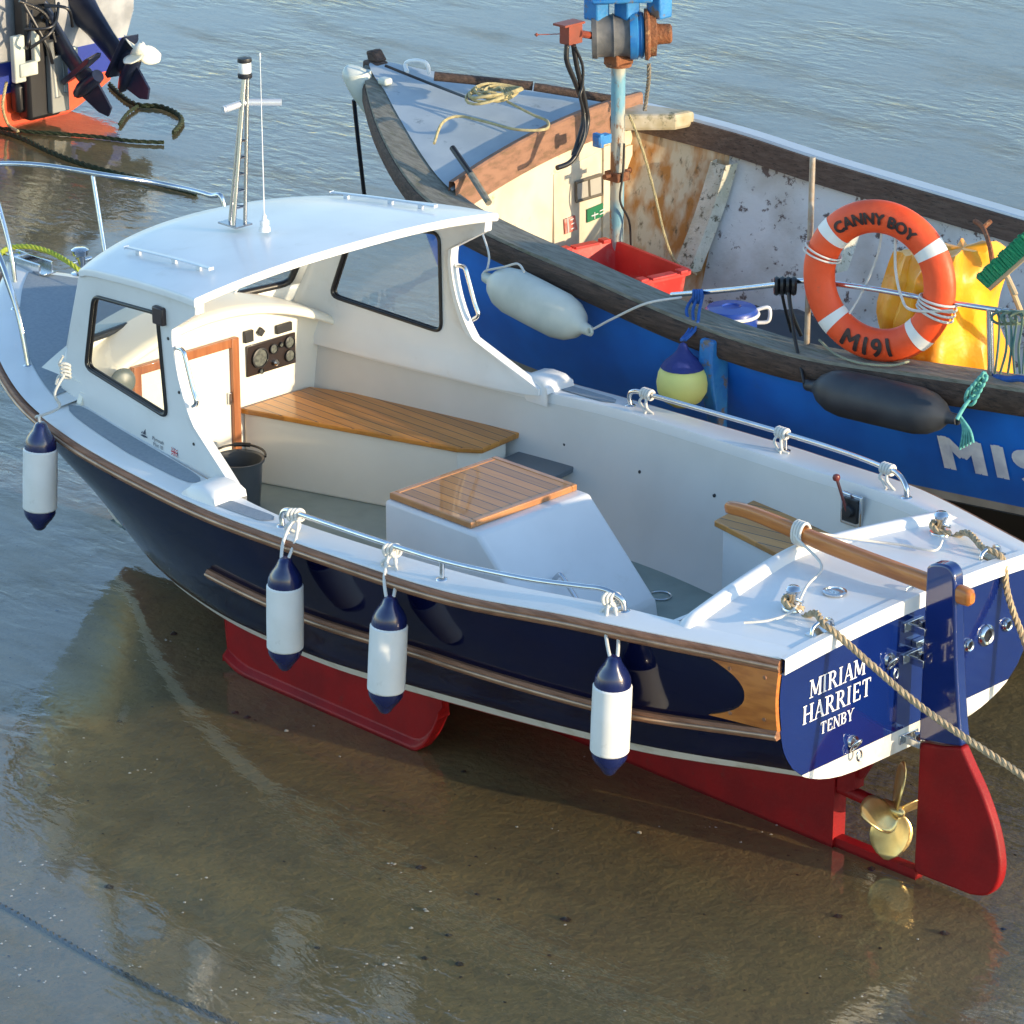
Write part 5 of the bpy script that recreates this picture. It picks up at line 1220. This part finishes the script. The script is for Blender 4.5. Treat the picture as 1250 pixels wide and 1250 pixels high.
m_ = MB(); m_.tube(cr([on(470, 80, 2, 2.0), on(520, 100, 2, 1.93), on(580, 123, 2, 1.92)], 6), .008, 8); obj('bow_wire', m_, BLACK, B)
# coil of rope on the foredeck
m_ = MB(); cz = on(603, 122, 2, 1.93); k = 0
pts = []
for a in np.linspace(0, 14*PI, 150):
    r = .075+.035*math.sin(a*.31)+.01*math.sin(a*1.7); pts.append(cz+np.array([r*math.cos(a)*1.1, r*math.sin(a)*1.5, .02+.03*abs(math.sin(a*.23))+.012*math.sin(a*2.3)]))
m_.tube(pts, .008, 6); m_.tube(cr([cz+[-.1, 0, .01], on(650, 140, 2, 1.90), on(668, 148, 2, 1.89), on(665, 158, 2, 1.88), on(630, 158, 2, 1.88), on(590, 148, 2, 1.88), on(560, 142, 2, 1.88), on(540, 150, 2, 1.87), on(530, 175, 2, 1.83)], 6), .008, 6)
tag(obj('rope_coil', m_, YROPE, None, loc=cz, smooth=60), 'untidy coil of straw-coloured rope on the pale blue foredeck', 'rope')

# fenders of B
def long_fender(label, a, b, r, mt, name='fender', cat='fender', ends=.75):
    a, b = np.array(a), np.array(b); L_ = np.linalg.norm(b-a); d = (b-a)/L_; c = (a+b)/2
    t = thing(name, label, cat, tuple(c)); m_ = MB(); h = L_/2
    prof = [(0, -h), (r*.22, -h), (r*.26, -h+.04), (r*.34, -h+.055), (r*.62, -h+.085), (r*.88, -h+.14), (r, -h+.21), (r*1.01, 0), (r, h-.21), (r*.88, h-.14), (r*.62, h-.085), (r*.34, h-.055), (r*.26, h-.04), (r*.22, h), (0, h)]
    m_.lathe(prof, c, d, 28); obj('body', m_, mt, t, smooth=50)
    for s in (-1, 1):
        q = MB(); u_ = np.cross(d, UPZ); u_ /= np.linalg.norm(u_); cc_ = c+d*s*(h-.005)
        q.tube([cc_+.02*(math.cos(w)*d+math.sin(w)*UPZ) for w in np.linspace(0, 2*PI, 14, endpoint=False)], .009, 8, closed=True); obj('end_eye', q, mt, t, smooth=60)
    return t
long_fender('large dirty white sausage fender hanging against the blue hull beside the cabin roof', on(592, 338, 1, -1.44), on(720, 404, 1, -1.44), .118, OFFW)
m_ = MB(); a = on(592, 338, 1, -1.44); m_.tube(cr([a, a+[0, -.03, .1], on(589, 285, 1, -1.55)], 5), .006, 6); m_.tube(cr([a, a+[0, 0, .03], on(615, 326, 1, -1.40), on(632, 322, 1, -1.40), on(640, 332, 1, -1.36)], 5), .006, 6); tag(obj('fender_line', m_, ROPEW, None, loc=a), 'thin white line holding the forward end of the large white fender', 'rope')
m_ = MB(); a = on(720, 404, 1, -1.44); m_.tube(cr([a, on(750, 388, 1, -1.45), on(790, 370, 1, -1.45), on(832, 363, 1, -1.60)], 5), .006, 6); tag(obj('fender_line', m_, ROPEW, None, loc=a), 'thin white line from the aft end of the large white fender up to the rail', 'rope')
long_fender('large black sausage fender hanging along the blue hull beneath the life ring', on(985, 470, 1, -1.53), on(1168, 512, 1, -1.62), .110, mat('black_fender', (.022, .026, .034), .5, col2=(.035, .04, .048), nscale=6, col3=(.1, .1, .09), n3=18, r3=(.68, .74)))
for i, (pp, mt, lab) in enumerate((([(982, 468), (976, 440), (968, 400), (962, 350)], BLACK, 'black cord holding up the forward end of the black fender'), ([(1168, 512), (1178, 495), (1190, 480), (1196, 470), (1205, 458)], GROPE, 'turquoise rope tying the aft end of the black fender to the rail post'))):
    m_ = MB(); P = [on(x, y, 1, -1.52-.05*j) for j, (x, y) in enumerate(pp)]; m_.tube(cr(P, 6), .009, 8)
    if i == 1:
        for k in range(5):
            cq = on(1185+k*4, 484-k*6, 1, -1.60); m_.tube([cq+(.05-.006*k)*(math.cos(w)*UPZ*.8+math.sin(w)*RGT*.45)+FWD*.02*math.sin(2*w) for w in np.linspace(0, 2*PI, 18, endpoint=False)], .008, 8, closed=True)
        for k in range(5): m_.tube(cr([on(1172, 508, 1, -1.55), on(1176+2*k, 525, 1, -1.55), on(1172+4*k, 548-2*k, 1, -1.56)], 4), .007, 6)
    tag(obj('fender_line', m_, mt, None, loc=P[0], smooth=60), lab, 'rope')
m_ = MB(); m_.tube(cr([on(962, 345, 1, -1.68), on(966, 380, 1, -1.72), on(978, 410, 1, -1.75)], 5), .010, 8); m_.tube(cr([on(952, 345, 1, -1.68), on(958, 375, 1, -1.75), on(966, 405, 1, -1.8)], 5), .008, 8)
for k in range(4): cq = on(948+k*7, 349, 1, -1.68); m_.tube([cq+.035*(math.cos(w)*UPZ+math.sin(w)*FWD) for w in np.linspace(0, 2*PI, 12, endpoint=False)], .014, 6, closed=True)
tag(obj('rail_lashing', m_, BLACK, None, loc=cq), 'black lashing wound round the rail just left of the tall pole', 'rope')
# yellow buoy with blue net top
yb_c = on(833, 466, 1, -1.42); t = thing('buoy', 'round yellow buoy with blue top hanging on the blue hull', 'buoy', tuple(yb_c)); m_ = MB()
m_.lathe([(0, -.125), (.05, -.118), (.095, -.088), (.12, -.045), (.125, 0), (.118, .045), (.10, .08), (.05, .10), (0, .10)], yb_c, (0, 0, 1), 30); obj('body', m_, YBUOY, t, smooth=60)
m_ = MB(); m_.lathe([(.107, .075), (.09, .10), (.055, .13), (.03, .16), (.018, .19), (0, .20)], yb_c, (0, 0, 1), 20); obj('top_cone', m_, mat('navy_cloth', (.012, .025, .16), .7, nscale=20, bump=.006, bscale=30), t, smooth=40)
m_ = MB(); a = yb_c+UPZ*.21
for k in range(3): m_.tube(cr([a+RGT*.01*(k-1), on(842+4*k, 400, 1, -1.52), on(838+8*k, 378, 1, -1.58), on(848+5*k, 361, 1, -1.64)], 6), .008, 8)
for k in range(4): cq = on(847+3*k, 362, 1, -1.64); m_.tube([cq+.03*(math.cos(w)*UPZ+math.sin(w)*FWD) for w in np.linspace(0, 2*PI, 12, endpoint=False)], .009, 6, closed=True)
tag(obj('buoy_rope', m_, BROPE, None, loc=a), 'blue rope tying the yellow buoy up to the rail', 'rope')
# white bow fender hanging at the stem of B
bf0 = on(436, 92, 0, 5.85); bf1 = on(460, 142, 0, 5.75)
t = thing('bow_fender', 'small white fender hanging at the stem of the blue fishing boat', 'fender', tuple(bf0)); m_ = MB(); P = cr([bf0+[0, 0, .04], bf0, (bf0+bf1)/2, bf1], 6); r_ = np.interp(np.linspace(0, 1, len(P)), [0, .08, .25, .6, .85, 1], [.02, .06, .082, .075, .055, .02]); m_.tube(P, r_, 20); obj('body', m_, OFFW, t, smooth=60)
m_ = MB(); m_.tube([on(432, 122, 0, 5.88), on(437, 170, 0, 5.9), on(445, 240, 0, 5.95), on(450, 300, 0, 6.0)], .012, 8); tag(obj('hanging_line', m_, BLACK, None, loc=bf0), 'black line hanging straight down from the bow of the blue boat', 'rope')
q = MB(); q.box(on(470, 99, 2, 1.92), (.07, .06, .04)); obj('bow_fitting', q, OFFW, B, bevel=.015, seg=3)

# life ring
lc_ = on(1073, 343, 1, -1.735); LR = thing('life_ring', 'orange life ring with white bands and black lettering, standing on the gunwale rail', 'life ring', tuple(lc_))
# ring plane: upright, leaning a little, facing the camera's side
nR = np.array([-.30, 1.0, .10]); nR = np.array([-.25, .966, .04]); nR /= np.linalg.norm(nR)
uR = np.cross(UPZ, nR); uR /= np.linalg.norm(uR); uR = -uR if uR@RGT < 0 else uR; vR = np.cross(nR, uR); vR = vR if vR[2] > 0 else -vR
rot = math.radians(-7); u2 = uR*math.cos(rot)+vR*math.sin(rot); v2 = -uR*math.sin(rot)+vR*math.cos(rot)
RO, TR = .305, .074
def ringP(a, b, k=1.0): # a around, b around the tube
    rr = RO+TR*1.05*math.cos(b)*k; return lc_+u2*rr*math.cos(a)+v2*rr*math.sin(a)+nR*TR*.72*math.sin(b)*k
m_ = MB(); G = [[ringP(a, b) for b in np.linspace(0, 2*PI, 24, endpoint=False)] for a in np.linspace(0, 2*PI, 73)]
m_.grid(np.array(G), closed_v=True); obj('body', m_, ORNG, LR, smooth=60)
for a0 in (math.radians(43), math.radians(148), math.radians(-38), math.radians(232)):
    m_ = MB(); w = .085; G = [[ringP(a, b, 1.02) for b in np.linspace(0, 2*PI, 24, endpoint=False)] for a in np.linspace(a0-w, a0+w, 6)]; m_.grid(np.array(G), closed_v=True); obj('reflective_band', m_, REFL, LR, smooth=60)
def ring_text(txt, size, ac, up, mt, rshift=0):
    V_, F_ = text_geo(txt, size, 4); m_ = MB(); VV = []
    for v in V_:
        yv = v[1]-size*.35; R0 = RO+rshift
        if up: a = ac-v[0]/R0; rr = R0+yv
        else: a = ac+v[0]/R0; rr = R0-yv
        # lift on to the tube
        c_ = (rr-RO)/(TR*1.05); b = math.acos(max(-.97, min(.97, c_)))
        VV.append(lc_+u2*rr*math.cos(a)+v2*rr*math.sin(a)+nR*(TR*.72*math.sin(b)+.005))
    for off in ((0, 0), (.005, 0), (-.005, .001), (0, .004), (0, -.003)):
        m_.add([np.array(p)+u2*off[0]+v2*off[1]+nR*off[0]*.2 for p in VV], F_)
    return obj('lettering', m_, mt, LR, smooth=0)
LB = mat('black_letter', (.03, .012, .01), .5)
ring_text('CANNY BOY', .074, math.radians(100), True, LB)
ring_text('M191', .120, math.radians(-86), False, LB)
m_ = MB()
P = [ringP(math.radians(a), 0, 1.1) for a in (150,)]
m_.tube(cr([lc_+v2*.25+u2*-.03, lc_+v2*.1+u2*-.05-nR*.05, lc_-u2*.09-v2*.08-nR*.05, lc_-u2*.12-v2*.2], 6), .006, 6)
m_.tube(cr([lc_+v2*.24+u2*.04, lc_+v2*.08+u2*.07, lc_-v2*.03+u2*.14+nR*.04, lc_-v2*.06+u2*.22+nR*.08, ringP(0, 0, 1.2)+nR*.04-v2*.02], 6), .007, 6)
for k in range(4): a = math.radians(-1-4*k); cq = lc_+u2*RO*math.cos(a)+v2*RO*math.sin(a); m_.tube([cq+.092*(math.cos(w)*(u2*math.cos(a)+v2*math.sin(a)))+.07*math.sin(w)*nR for w in np.linspace(0, 2*PI, 20, endpoint=False)], .006, 6, closed=True)
for k in range(2): a = math.radians(168+4*k); cq = lc_+u2*RO*math.cos(a)+v2*RO*math.sin(a); m_.tube([cq+.092*(math.cos(w)*(u2*math.cos(a)+v2*math.sin(a)))+.07*math.sin(w)*nR for w in np.linspace(0, 2*PI, 20, endpoint=False)], .005, 6, closed=True)
obj('grab_line', m_, ROPEW, LR, smooth=60)
# loose line lying on the cap under the ring
rope_thing('loose_line', [on(1000, 415, 2, 1.44), on(1020, 432, 2, 1.44), on(1050, 443, 2, 1.45), on(1088, 446, 2, 1.46), on(1110, 441, 2, 1.47)], .006, mat('grey_green_line', (.3, .32, .22), .8), 'thin grey-green line lying on the timber gunwale below the life ring')

# yellow oilskin sack
yc = on(1158, 372, 1, -2.15); m_ = MB(); G = []
H0, H1 = 1.05, 0
foot = on(1150, 455, 1, -2.05)[2]-.25; topz = on(1160, 298, 1, -2.15)[2]
ww = np.linspace(0, 2*PI, 40, endpoint=False); 
from mathutils import noise as mn
for t in np.linspace(0, 1, 22):
    z = foot+(topz-foot)*t; r0 = .24*(1-.10*t)*(1 if t < .85 else math.sqrt(max(0, 1-((t-.85)/.15)**2)*.75+.25)); row = []
    cx, cy = yc[0]-.06*t, yc[1]
    for a in ww:
        d = mn.noise(Vector((math.cos(a)*1.6, math.sin(a)*1.6, t*2.2)))*.11+mn.noise(Vector((math.cos(a)*4+5, math.sin(a)*4, t*5)))*.055
        row.append((cx+(r0*.85+d)*math.cos(a), cy+(r0*1.25+d)*math.sin(a), z+.05*mn.noise(Vector((math.cos(a)*2, math.sin(a)*2, 9)))))
    G.append(row)
m_.grid(np.array(G), closed_v=True, flip=False); b_ = len(m_.v); m_.f.append(tuple(b_-40+i for i in range(40))); m_.m.append(0)
ys = obj('oilskin_bundle', m_, YEL, None, loc=(yc[0], yc[1], .75), smooth=60); tag(ys, 'crumpled bright yellow oilskin bundle behind the life ring', 'bag')
sb_ = ys.modifiers.new('sub', 'SUBSURF'); sb_.levels = 1; sb_.render_levels = 1
# second fold
m_ = MB(); G = []; c = on(1112, 350, 1, -2.05)
for t in np.linspace(0, 1, 12):
    row = []
    for a in ww[::2]:
        r0 = .13*math.sin(PI*(.12+.8*t))**.6; d = mn.noise(Vector((math.cos(a)*2+3, math.sin(a)*2, t*3)))*.06; row.append((c[0]+(r0+d)*math.cos(a), c[1]+(r0+d)*1.1*math.sin(a), c[2]-.38+.55*t))
    G.append(row)
m_.grid(np.array(G), closed_v=True); b_ = len(m_.v); m_.f.append(tuple(b_-20+i for i in range(20))); m_.m.append(0); f_ = obj('fold', m_, YEL, ys, smooth=60)
# green brush
g0 = on(1202, 345, 1, -1.95); g1_ = on(1262, 292, 1, -1.95); t = thing('deck_brush', 'green bristled deck brush leaning by the yellow bundle at the right edge', 'brush', tuple(g0)); dB = (g1_-g0); dB /= np.linalg.norm(dB); pB = np.cross(dB, FWD); pB /= np.linalg.norm(pB); pB = pB if pB[2] > 0 else -pB
m_ = MB(); Rb = np.stack([dB, FWD-(FWD@dB)*dB, pB], 1); L_ = np.linalg.norm(g1_-g0)
m_.box(g0+dB*L_*.5-pB*.035, (L_*1.0, .05, .022), R=Rb); obj('head', m_, WOODP, t, bevel=.005)
m_ = MB()
for i in range(24):
    for j in range(3):
        for k in range(2):
            b0 = g0+dB*(L_*(i+.5)/24)+Rb[:, 1]*(.015*(j-1))-pB*.026; e_ = b0+pB*(.075+rng.normal(0, .005))+dB*rng.normal(0, .006)+Rb[:, 1]*rng.normal(0, .008); m_.tube([b0, e_], [.010, .0085], 5)
obj('bristles', m_, GREENB, t, smooth=0)
m_ = MB(); m_.tube([on(1232, 345, 1, -1.95), on(1262, 420, 1, -2.2)], .013, 8); m_.tube([g0+dB*.12-pB*.04, on(1240, 360, 1, -1.95)], .013, 8); obj('handle', m_, WOODP, t)
# orange-brown stick with lines, right rail ropes
m_ = MB(); m_.tube(cr([on(1190, 270, 1, -2.3), on(1200, 278, 1, -2.25), on(1208, 300, 1, -2.15), on(1212, 325, 1, -2.1)], 5), .012, 8); m_.tube([on(1200, 278, 1, -2.25), on(1209, 270, 1, -2.3)], .012, 8); obj('rusty_hook', m_, RUST, B)
m_ = MB()
for k in range(7):
    x0 = 1216+k*7; m_.tube(cr([on(x0, 378+k, 1, -1.86), on(x0+4, 392, 1, -1.82), on(x0+3+random.uniform(-4, 6), 425, 1, -1.82), on(x0+random.uniform(-3, 6), 456, 1, -1.84)], 6), .006, 6)
for k in range(3):
    cq = on(1225+k*12, 388, 1, -1.84); m_.tube([cq+.05*(math.cos(w)*RGT*1.1+math.sin(w)*UPZ*.6)+FWD*.01*math.sin(3*w) for w in np.linspace(0, 2*PI, 18, endpoint=False)], .007, 6, closed=True)
tag(obj('rail_rope', m_, mat('mixed_rope', (.16, .20, .13), .85, col2=(.06, .16, .16), nscale=14), None, loc=on(1225, 400, 1, -1.84)), 'bundle of thin ropes hanging on the rail post at the right edge', 'rope')
m_ = MB(); m_.tube(cr([on(1215, 460, 1, -1.86), on(1230, 463, 1, -1.84), on(1245, 462, 1, -1.84), on(1260, 466, 1, -1.84)], 6), .016, 8); tag(obj('blue_rope_end', m_, BROPE, None, loc=on(1230, 463, 1, -1.84)), 'bright blue rope end lying on the gunwale at the right edge', 'rope')

# red fish crate
cr_c = on(762, 322, 2, .98); RC = thing('fish_crate', 'red plastic fish crate on the floor of the blue boat', 'crate', tuple(cr_c))
# corners from the photo at rim height
zr_ = 1.16; q4 = [on(684, 297, 2, zr_), on(733, 290, 2, zr_), on(836, 331, 2, zr_), on(792, 356, 2, zr_)]
cx_ = sum(q4)/4; e1_ = (q4[2]-q4[1]); e1_ /= np.linalg.norm(e1_); e2_ = np.cross(UPZ, e1_); La = .72; Lb = .40
m_ = MB(); th = .014; hC = .20
def cp(a, b, z): return cx_+e1_*a+e2_*b+UPZ*(z-0)
ro = [(-La/2, -Lb/2), (La/2, -Lb/2), (La/2, Lb/2), (-La/2, Lb/2)]
def rr4(k, z): return [cp(a*k, b*k, z) for a, b in rounded(ro, .05, 3)]
n4 = len(rr4(1, 0)); G = [rr4(.86, -hC), rr4(.93, -.02), rr4(1.0, -.02), rr4(1.0, .0), rr4(.90, .0), rr4(.82, -hC+.012)]
m_.grid(np.array(G), closed_v=True, flip=False); b_ = len(m_.v); m_.f.append(tuple(b_-n4+i for i in range(n4))); m_.m.append(0); obj('body', m_, REDP, RC, smooth=30)
for s in (-1, 1):
    q = MB(); q.box(cp(s*La*.47, 0, .002), (.055, .16, .014), R=np.stack([e1_, e2_, UPZ], 1)); q.box(cp(s*La*.47, -.13, .004), (.055, .05, .02), R=np.stack([e1_, e2_, UPZ], 1)); q.box(cp(s*La*.47, .13, .004), (.055, .05, .02), R=np.stack([e1_, e2_, UPZ], 1)); obj('handle', q, REDP, RC, bevel=.004)
m_ = MB(); m_.box((cx_[0], cx_[1], (.75+zr_-hC)/2), (.5, .3, zr_-hC-.75)); tag(obj('engine_hatch', m_, mat('hatch_grey', (.3, .3, .28), .7), None, loc=(cx_[0], cx_[1], .75), bevel=.01), 'grey box under the red fish crate in the blue boat', 'box')
# blue drum/can and dark tarpaulin
bc = on(893, 378, 2, 1.15); t = thing('blue_tub', 'round blue tub with white rim on the floor of the fishing boat', 'tub', (bc[0], bc[1], .75)); m_ = MB(); m_.lathe([(0, -.38), (.12, -.38), (.135, -.03), (.135, .0), (.125, .012), (.05, .02), (.045, .012), (0, .012)], bc, (0, 0, 1), 28); obj('body', m_, mat('tub_blue', (.012, .05, .30), .4, coat=.3), t, smooth=40)
m_ = MB(); m_.tube([bc+[.137*math.cos(a), .137*math.sin(a), -.02] for a in np.linspace(0, 2*PI, 28, endpoint=False)], .01, 8, closed=True); m_.tube(cr([bc+RGT*.13, bc+RGT*.19+UPZ*.01, bc+RGT*.19-UPZ*.06, bc+RGT*.13-UPZ*.07], 5), .010, 8); obj('rim', m_, WPLAS, t, smooth=60)
m_ = MB(); G = []
tc0 = on(935, 385, 2, .98)
for i, a in enumerate(np.linspace(-.42, .42, 16)):
    G.append([(tc0[0]+a, tc0[1]+b, .80+.18*math.exp(-(a*a+b*b)*5)+.05*mn.noise(Vector((a*6, b*6, 2)))) for b in np.linspace(-.4, .3, 14)])
m_.grid(np.array(G), flip=True); tag(obj('tarpaulin', m_, mat('dark_tarp', (.045, .048, .055), .6, nscale=5), None, loc=(tc0[0], tc0[1], .75), smooth=60), 'dark grey crumpled tarpaulin lying beside the blue tub', 'tarpaulin')

# ================================================================== BOAT C : stern of a third boat, top left
Cb = thing('moored_boat', 'stern of a blue and orange motor boat aground at the top left corner', 'boat', (12.4, -4.6, 0))
XC = 12.05
def cpx(px, py, dx=0): return on(px, py, 0, XC+dx)
m_ = MB()
# transom outline in the plane X = XC (y,z)
bl = on(-60, 166, 0, XC); br = on(98, 131, 0, XC); rr1 = on(134, 98, 0, XC); rr2 = on(150, 60, 0, XC); rr3 = on(163, 12, 0, XC); 
tr_ = [(-2.0, .05), (br[1]+.1, .05), (br[1], max(.06, br[2])), (rr1[1], rr1[2]), (rr2[1], rr2[2]), (rr3[1], rr3[2]), (rr3[1], 1.15), (-2.0, 1.15)]
zo = .30
def band(z0, z1, yr0, yr1, mi, L_=5.0):
    # transom strip + starboard side strip running forward
    m_.add([(XC, -1.6, z0), (XC, yr0, z0), (XC, yr1, z1), (XC, -1.6, z1)], [(0, 3, 2, 1)], mi)
    m_.add([(XC, yr0, z0), (XC+L_, yr0-.2, z0+.1), (XC+L_, yr1-.2, z1+.15), (XC, yr1, z1)], [(0, 3, 2, 1)], mi)
oz = [0.0, max(.05, br[2]), rr1[2], rr2[2], rr3[2], rr3[2]+.3]; oy = [br[1]+.12, br[1]-.01, rr1[1], rr2[1], rr3[1], rr3[1]-.02]
zA, zB = on(0, 116, 0, XC)[2], on(0, 78, 0, XC)[2]
zz_ = sorted(set(oz+[zA, zB])); ys_ = [(float(np.interp(z, oz, oy)), z) for z in zz_]
mi_ = [0 if (zz_[k]+zz_[k+1])/2 < zA else (1 if (zz_[k]+zz_[k+1])/2 < zB else 2) for k in range(len(zz_)-1)]
for k in range(len(zz_)-1): band(ys_[k][1], ys_[k+1][1], ys_[k][0], ys_[k+1][0], mi_[k])
obj('hull', m_, [REDO, CBLUE, mat('old_white_hull', (.36, .37, .38), .5, col2=(.22, .23, .24), nscale=5)], Cb, smooth=0)
m_ = MB(); m_.box((XC+.3, -3.6, ys_[-1][1]-.06), (.55, 3.9, .05)); obj('stern_deck', m_, mat('stern_deck_grey', (.35, .37, .4), .6), Cb, bevel=.01)
m_ = MB(); q0 = cpx(28, 85, -.12)
m_.box(cpx(45, 60, -.1), (.14, .30, 1.0)); m_.box(cpx(40, 115, -.06), (.10, .35, .22)); obj('outboard_bracket', m_, BLACK, Cb, bevel=.03)
for (a_, b_, d_, g_) in ((22, 72, -.22, (.05, .10, .34)), (33, 84, -.23, (.06, .16, .10)), (43, 55, -.22, (.05, .05, .24)), (90, 70, -.2, (.05, .05, .16))):
    m_ = MB(); m_.box(cpx(a_, b_, d_), g_); obj('anode', m_, mat('old_white_metal', (.55, .57, .48), .5, col2=(.4, .42, .36)), Cb, bevel=.01)
m_ = MB(); m_.box(cpx(65, 100, -.14), (.16, .16, .42)); m_.tube([cpx(60, 50, -.2), cpx(68, 118, -.2)], .03, 10); m_.tube([cpx(75, 60, -.2), cpx(78, 112, -.2)], .025, 10); obj('tilt_ram', m_, mat('grey_ram', (.25, .26, .25), .5, metal=.4), Cb, bevel=.01)
def outboard(label, top, low, name='outboard_motor', prop=True, k=1.0):
    top, low = np.array(top), np.array(low); d = low-top; L_ = np.linalg.norm(d); d /= L_; t = thing(name, label, 'outboard motor', tuple(top))
    sidev = np.cross(d, np.array([0, 1.0, 0])); 
    # width axis horizontal (transverse), depth axis perpendicular
    wv = np.array([0, 1.0, 0]); wv = wv-d*(wv@d); wv /= np.linalg.norm(wv); ev = np.cross(wv, d); ev = ev if ev@np.array([-1, 0, -.3]) > 0 else -ev
    m_ = MB(); G = []
    for s, w, e, sh in ((-.15, .22, .34, 0), (0, .20, .34, 0), (.15, .11, .28, 0), (.35, .07, .22, 0), (.6, .055, .18, .0), (.78, .05, .17, .0), (.86, .05, .2, .02), (.90, .02, .2, .02)):
        c = top+d*L_*s+ev*sh; G.append([c+wv*w*k*math.cos(a)*.5+ev*e*k*math.sin(a)*.5 for a in np.linspace(0, 2*PI, 20, endpoint=False)])
    m_.grid(np.array(G), closed_v=True); obj('leg', m_, OBM, t, smooth=50)
    m_ = MB(); c = top+d*L_*.80; m_.prism([(-.16, -.02), (.20, -.02), (.24, 0), (.20, .02), (-.16, .02)], lambda a, b: c+ev*a+wv*.085*(1-abs(a))*1+d*b, lambda a, b: c+ev*a-wv*.085*(1-abs(a))+d*b); obj('cavitation_plate', m_, OBM, t, bevel=.004)
    gc = top+d*L_*.95; m_ = MB(); m_.lathe([(0, -.22), (.035, -.17), (.055, -.08), (.055, .08), (.048, .14), (0, .14)], gc, ev, 20); m_.prism([(-.14, .02), (.10, .02), (.06, .24), (-.02, .27), (-.08, .20)], lambda a, b: gc+ev*a+d*b+wv*.008, lambda a, b: gc+ev*a+d*b-wv*.008); obj('gearcase', m_, OBM, t, smooth=40)
    if prop:
        m_ = MB(); pc = gc+ev*.19; m_.lathe([(.05, -.05), (.045, .05), (.02, .09), (0, .095)], pc, ev, 18)
        for j in range(3):
            a0 = j*2*PI/3+.5; rows = []
            for r in np.linspace(.04, .17, 7):
                tt_ = (r-.04)/.13; ch = .075*math.sin(PI*(.25+.62*tt_)); rows.append([pc+ev*(c_*ch*.55)+wv*(r*math.cos(a0+c_*ch/r*.8))+np.cross(ev, wv)*(r*math.sin(a0+c_*ch/r*.8)) for c_ in np.linspace(-1, 1, 7)])
            m_.grid(np.array(rows))
        po = obj('propeller', m_, mat('prop_white', (.72, .70, .60), .5, col2=(.6, .58, .45)), t, smooth=60); s_ = po.modifiers.new('s', 'SOLIDIFY'); s_.thickness = .008
    return t
outboard('dark blue outboard motor tilted up with a white propeller, at the top left corner', on(90, -6, 0, XC+.05), on(162, 92, 0, XC-.65), k=1.15)
outboard('second dark outboard motor, hanging lower against the orange stern', on(35, -4, 0, XC+.0), on(112, 108, 0, XC-.45), prop=False, k=.95)
# dark cables round the brackets
m_ = MB()
for k in range(9):
    a = on(20+random.uniform(0, 60), random.uniform(-5, 25), 0, XC-.25); b = on(20+random.uniform(0, 70), random.uniform(30, 80), 0, XC-.3); mm_ = (a+b)/2+rng.normal(0, .08, 3); m_.tube(cr([a, mm_, b], 6), .012, 6)
obj('cables', m_, BLACK, Cb, smooth=60)
# weedy ropes on the ground by boat C
def gp(pp, z=.03): return [on(x, y, 2, z) for x, y in pp]
rope_thing('weedy_rope', gp([(134, 103), (150, 118), (168, 128), (195, 130), (215, 138), (222, 148), (212, 162)]), .020, WEED, 'weed-covered rope curling over the wet sand right of the orange stern', n=5, pitch=.2)
rope_thing('weedy_rope', gp([(168, 130), (156, 138), (146, 152)]), .015, WEED, 'short weedy rope branching down from the curled rope by the outboard', n=5, pitch=.2)
rope_thing('weedy_rope', gp([(-10, 155), (30, 160), (70, 163), (120, 167), (160, 172), (200, 174)]), .015, WEED, 'weedy rope with a knot at its end, stretched over the reflection of the orange stern', n=5, pitch=.2)
rope_thing('weedy_rope', gp([(-10, 158), (25, 168), (60, 185), (100, 200), (160, 216), (240, 236)]), .020, WEED, 'thick weedy rope slanting away behind the bow rail of the cabin boat', n=5, pitch=.2)
rope_thing('dangling_rope', [on(8, 100, 0, XC-.1), on(3, 130, 0, XC-.12), on(10, 152, 2, .05), on(22, 160, 2, .05)], .012, YROPE, 'thin straw rope hanging down the orange stern at the left edge', n=6)
rope_thing('sunken_rope', [on(x, y, 2, -.003) for x, y in ((-15, 1098), (40, 1128), (100, 1163), (160, 1195), (215, 1222), (270, 1245), (310, 1262))], .017, mat('sunken_rope', (.045, .05, .05), .8, col2=(.12, .10, .06), nscale=6), 'dark half-buried rope crossing the wet sand in the bottom left corner', n=5, pitch=.12)
# shell fragments and pebbles
m_ = MB(); m2 = MB()
def bit(mb, x, y, r, z=.004):
    n = 6; a0 = random.random()*6; V = [(x, y, z+r*.5)]; V += [(x+r*random.uniform(.6, 1.2)*math.cos(a0+i*PI/3), y+r*random.uniform(.5, 1.1)*math.sin(a0+i*PI/3), z) for i in range(n)]
    mb.add(V, [(0, 1+i, 1+(i+1) % n) for i in range(n)])
cl = [(random.uniform(-20, 1270), random.uniform(640, 1260)) for _ in range(26)]+[(random.uniform(0, 320), random.uniform(1080, 1250)) for _ in range(12)]
for k in range(230):
    q = random.choice(cl); sp = random.choice((6, 25, 60)); p = on(q[0]+random.gauss(0, sp), q[1]+random.gauss(0, sp*.6), 2, 0); bit(m_, p[0], p[1], random.uniform(.003, .009)*(1.8 if random.random() < .08 else 1))
for k in range(120):
    p = on(random.uniform(-20, 1270), random.uniform(700, 1260), 2, 0); bit(m2, p[0], p[1], random.choice((.005, .007, .009, .02))*random.uniform(.7, 1.3))
tag(obj('shell_fragments', m_, SHELL, smooth=0), 'scattered pale shell fragments on the wet sand', 'shells', kind='stuff')
tag(obj('pebbles', m2, STONE, smooth=0), 'scattered dark pebbles and weed scraps on the wet sand', 'pebbles', kind='stuff')
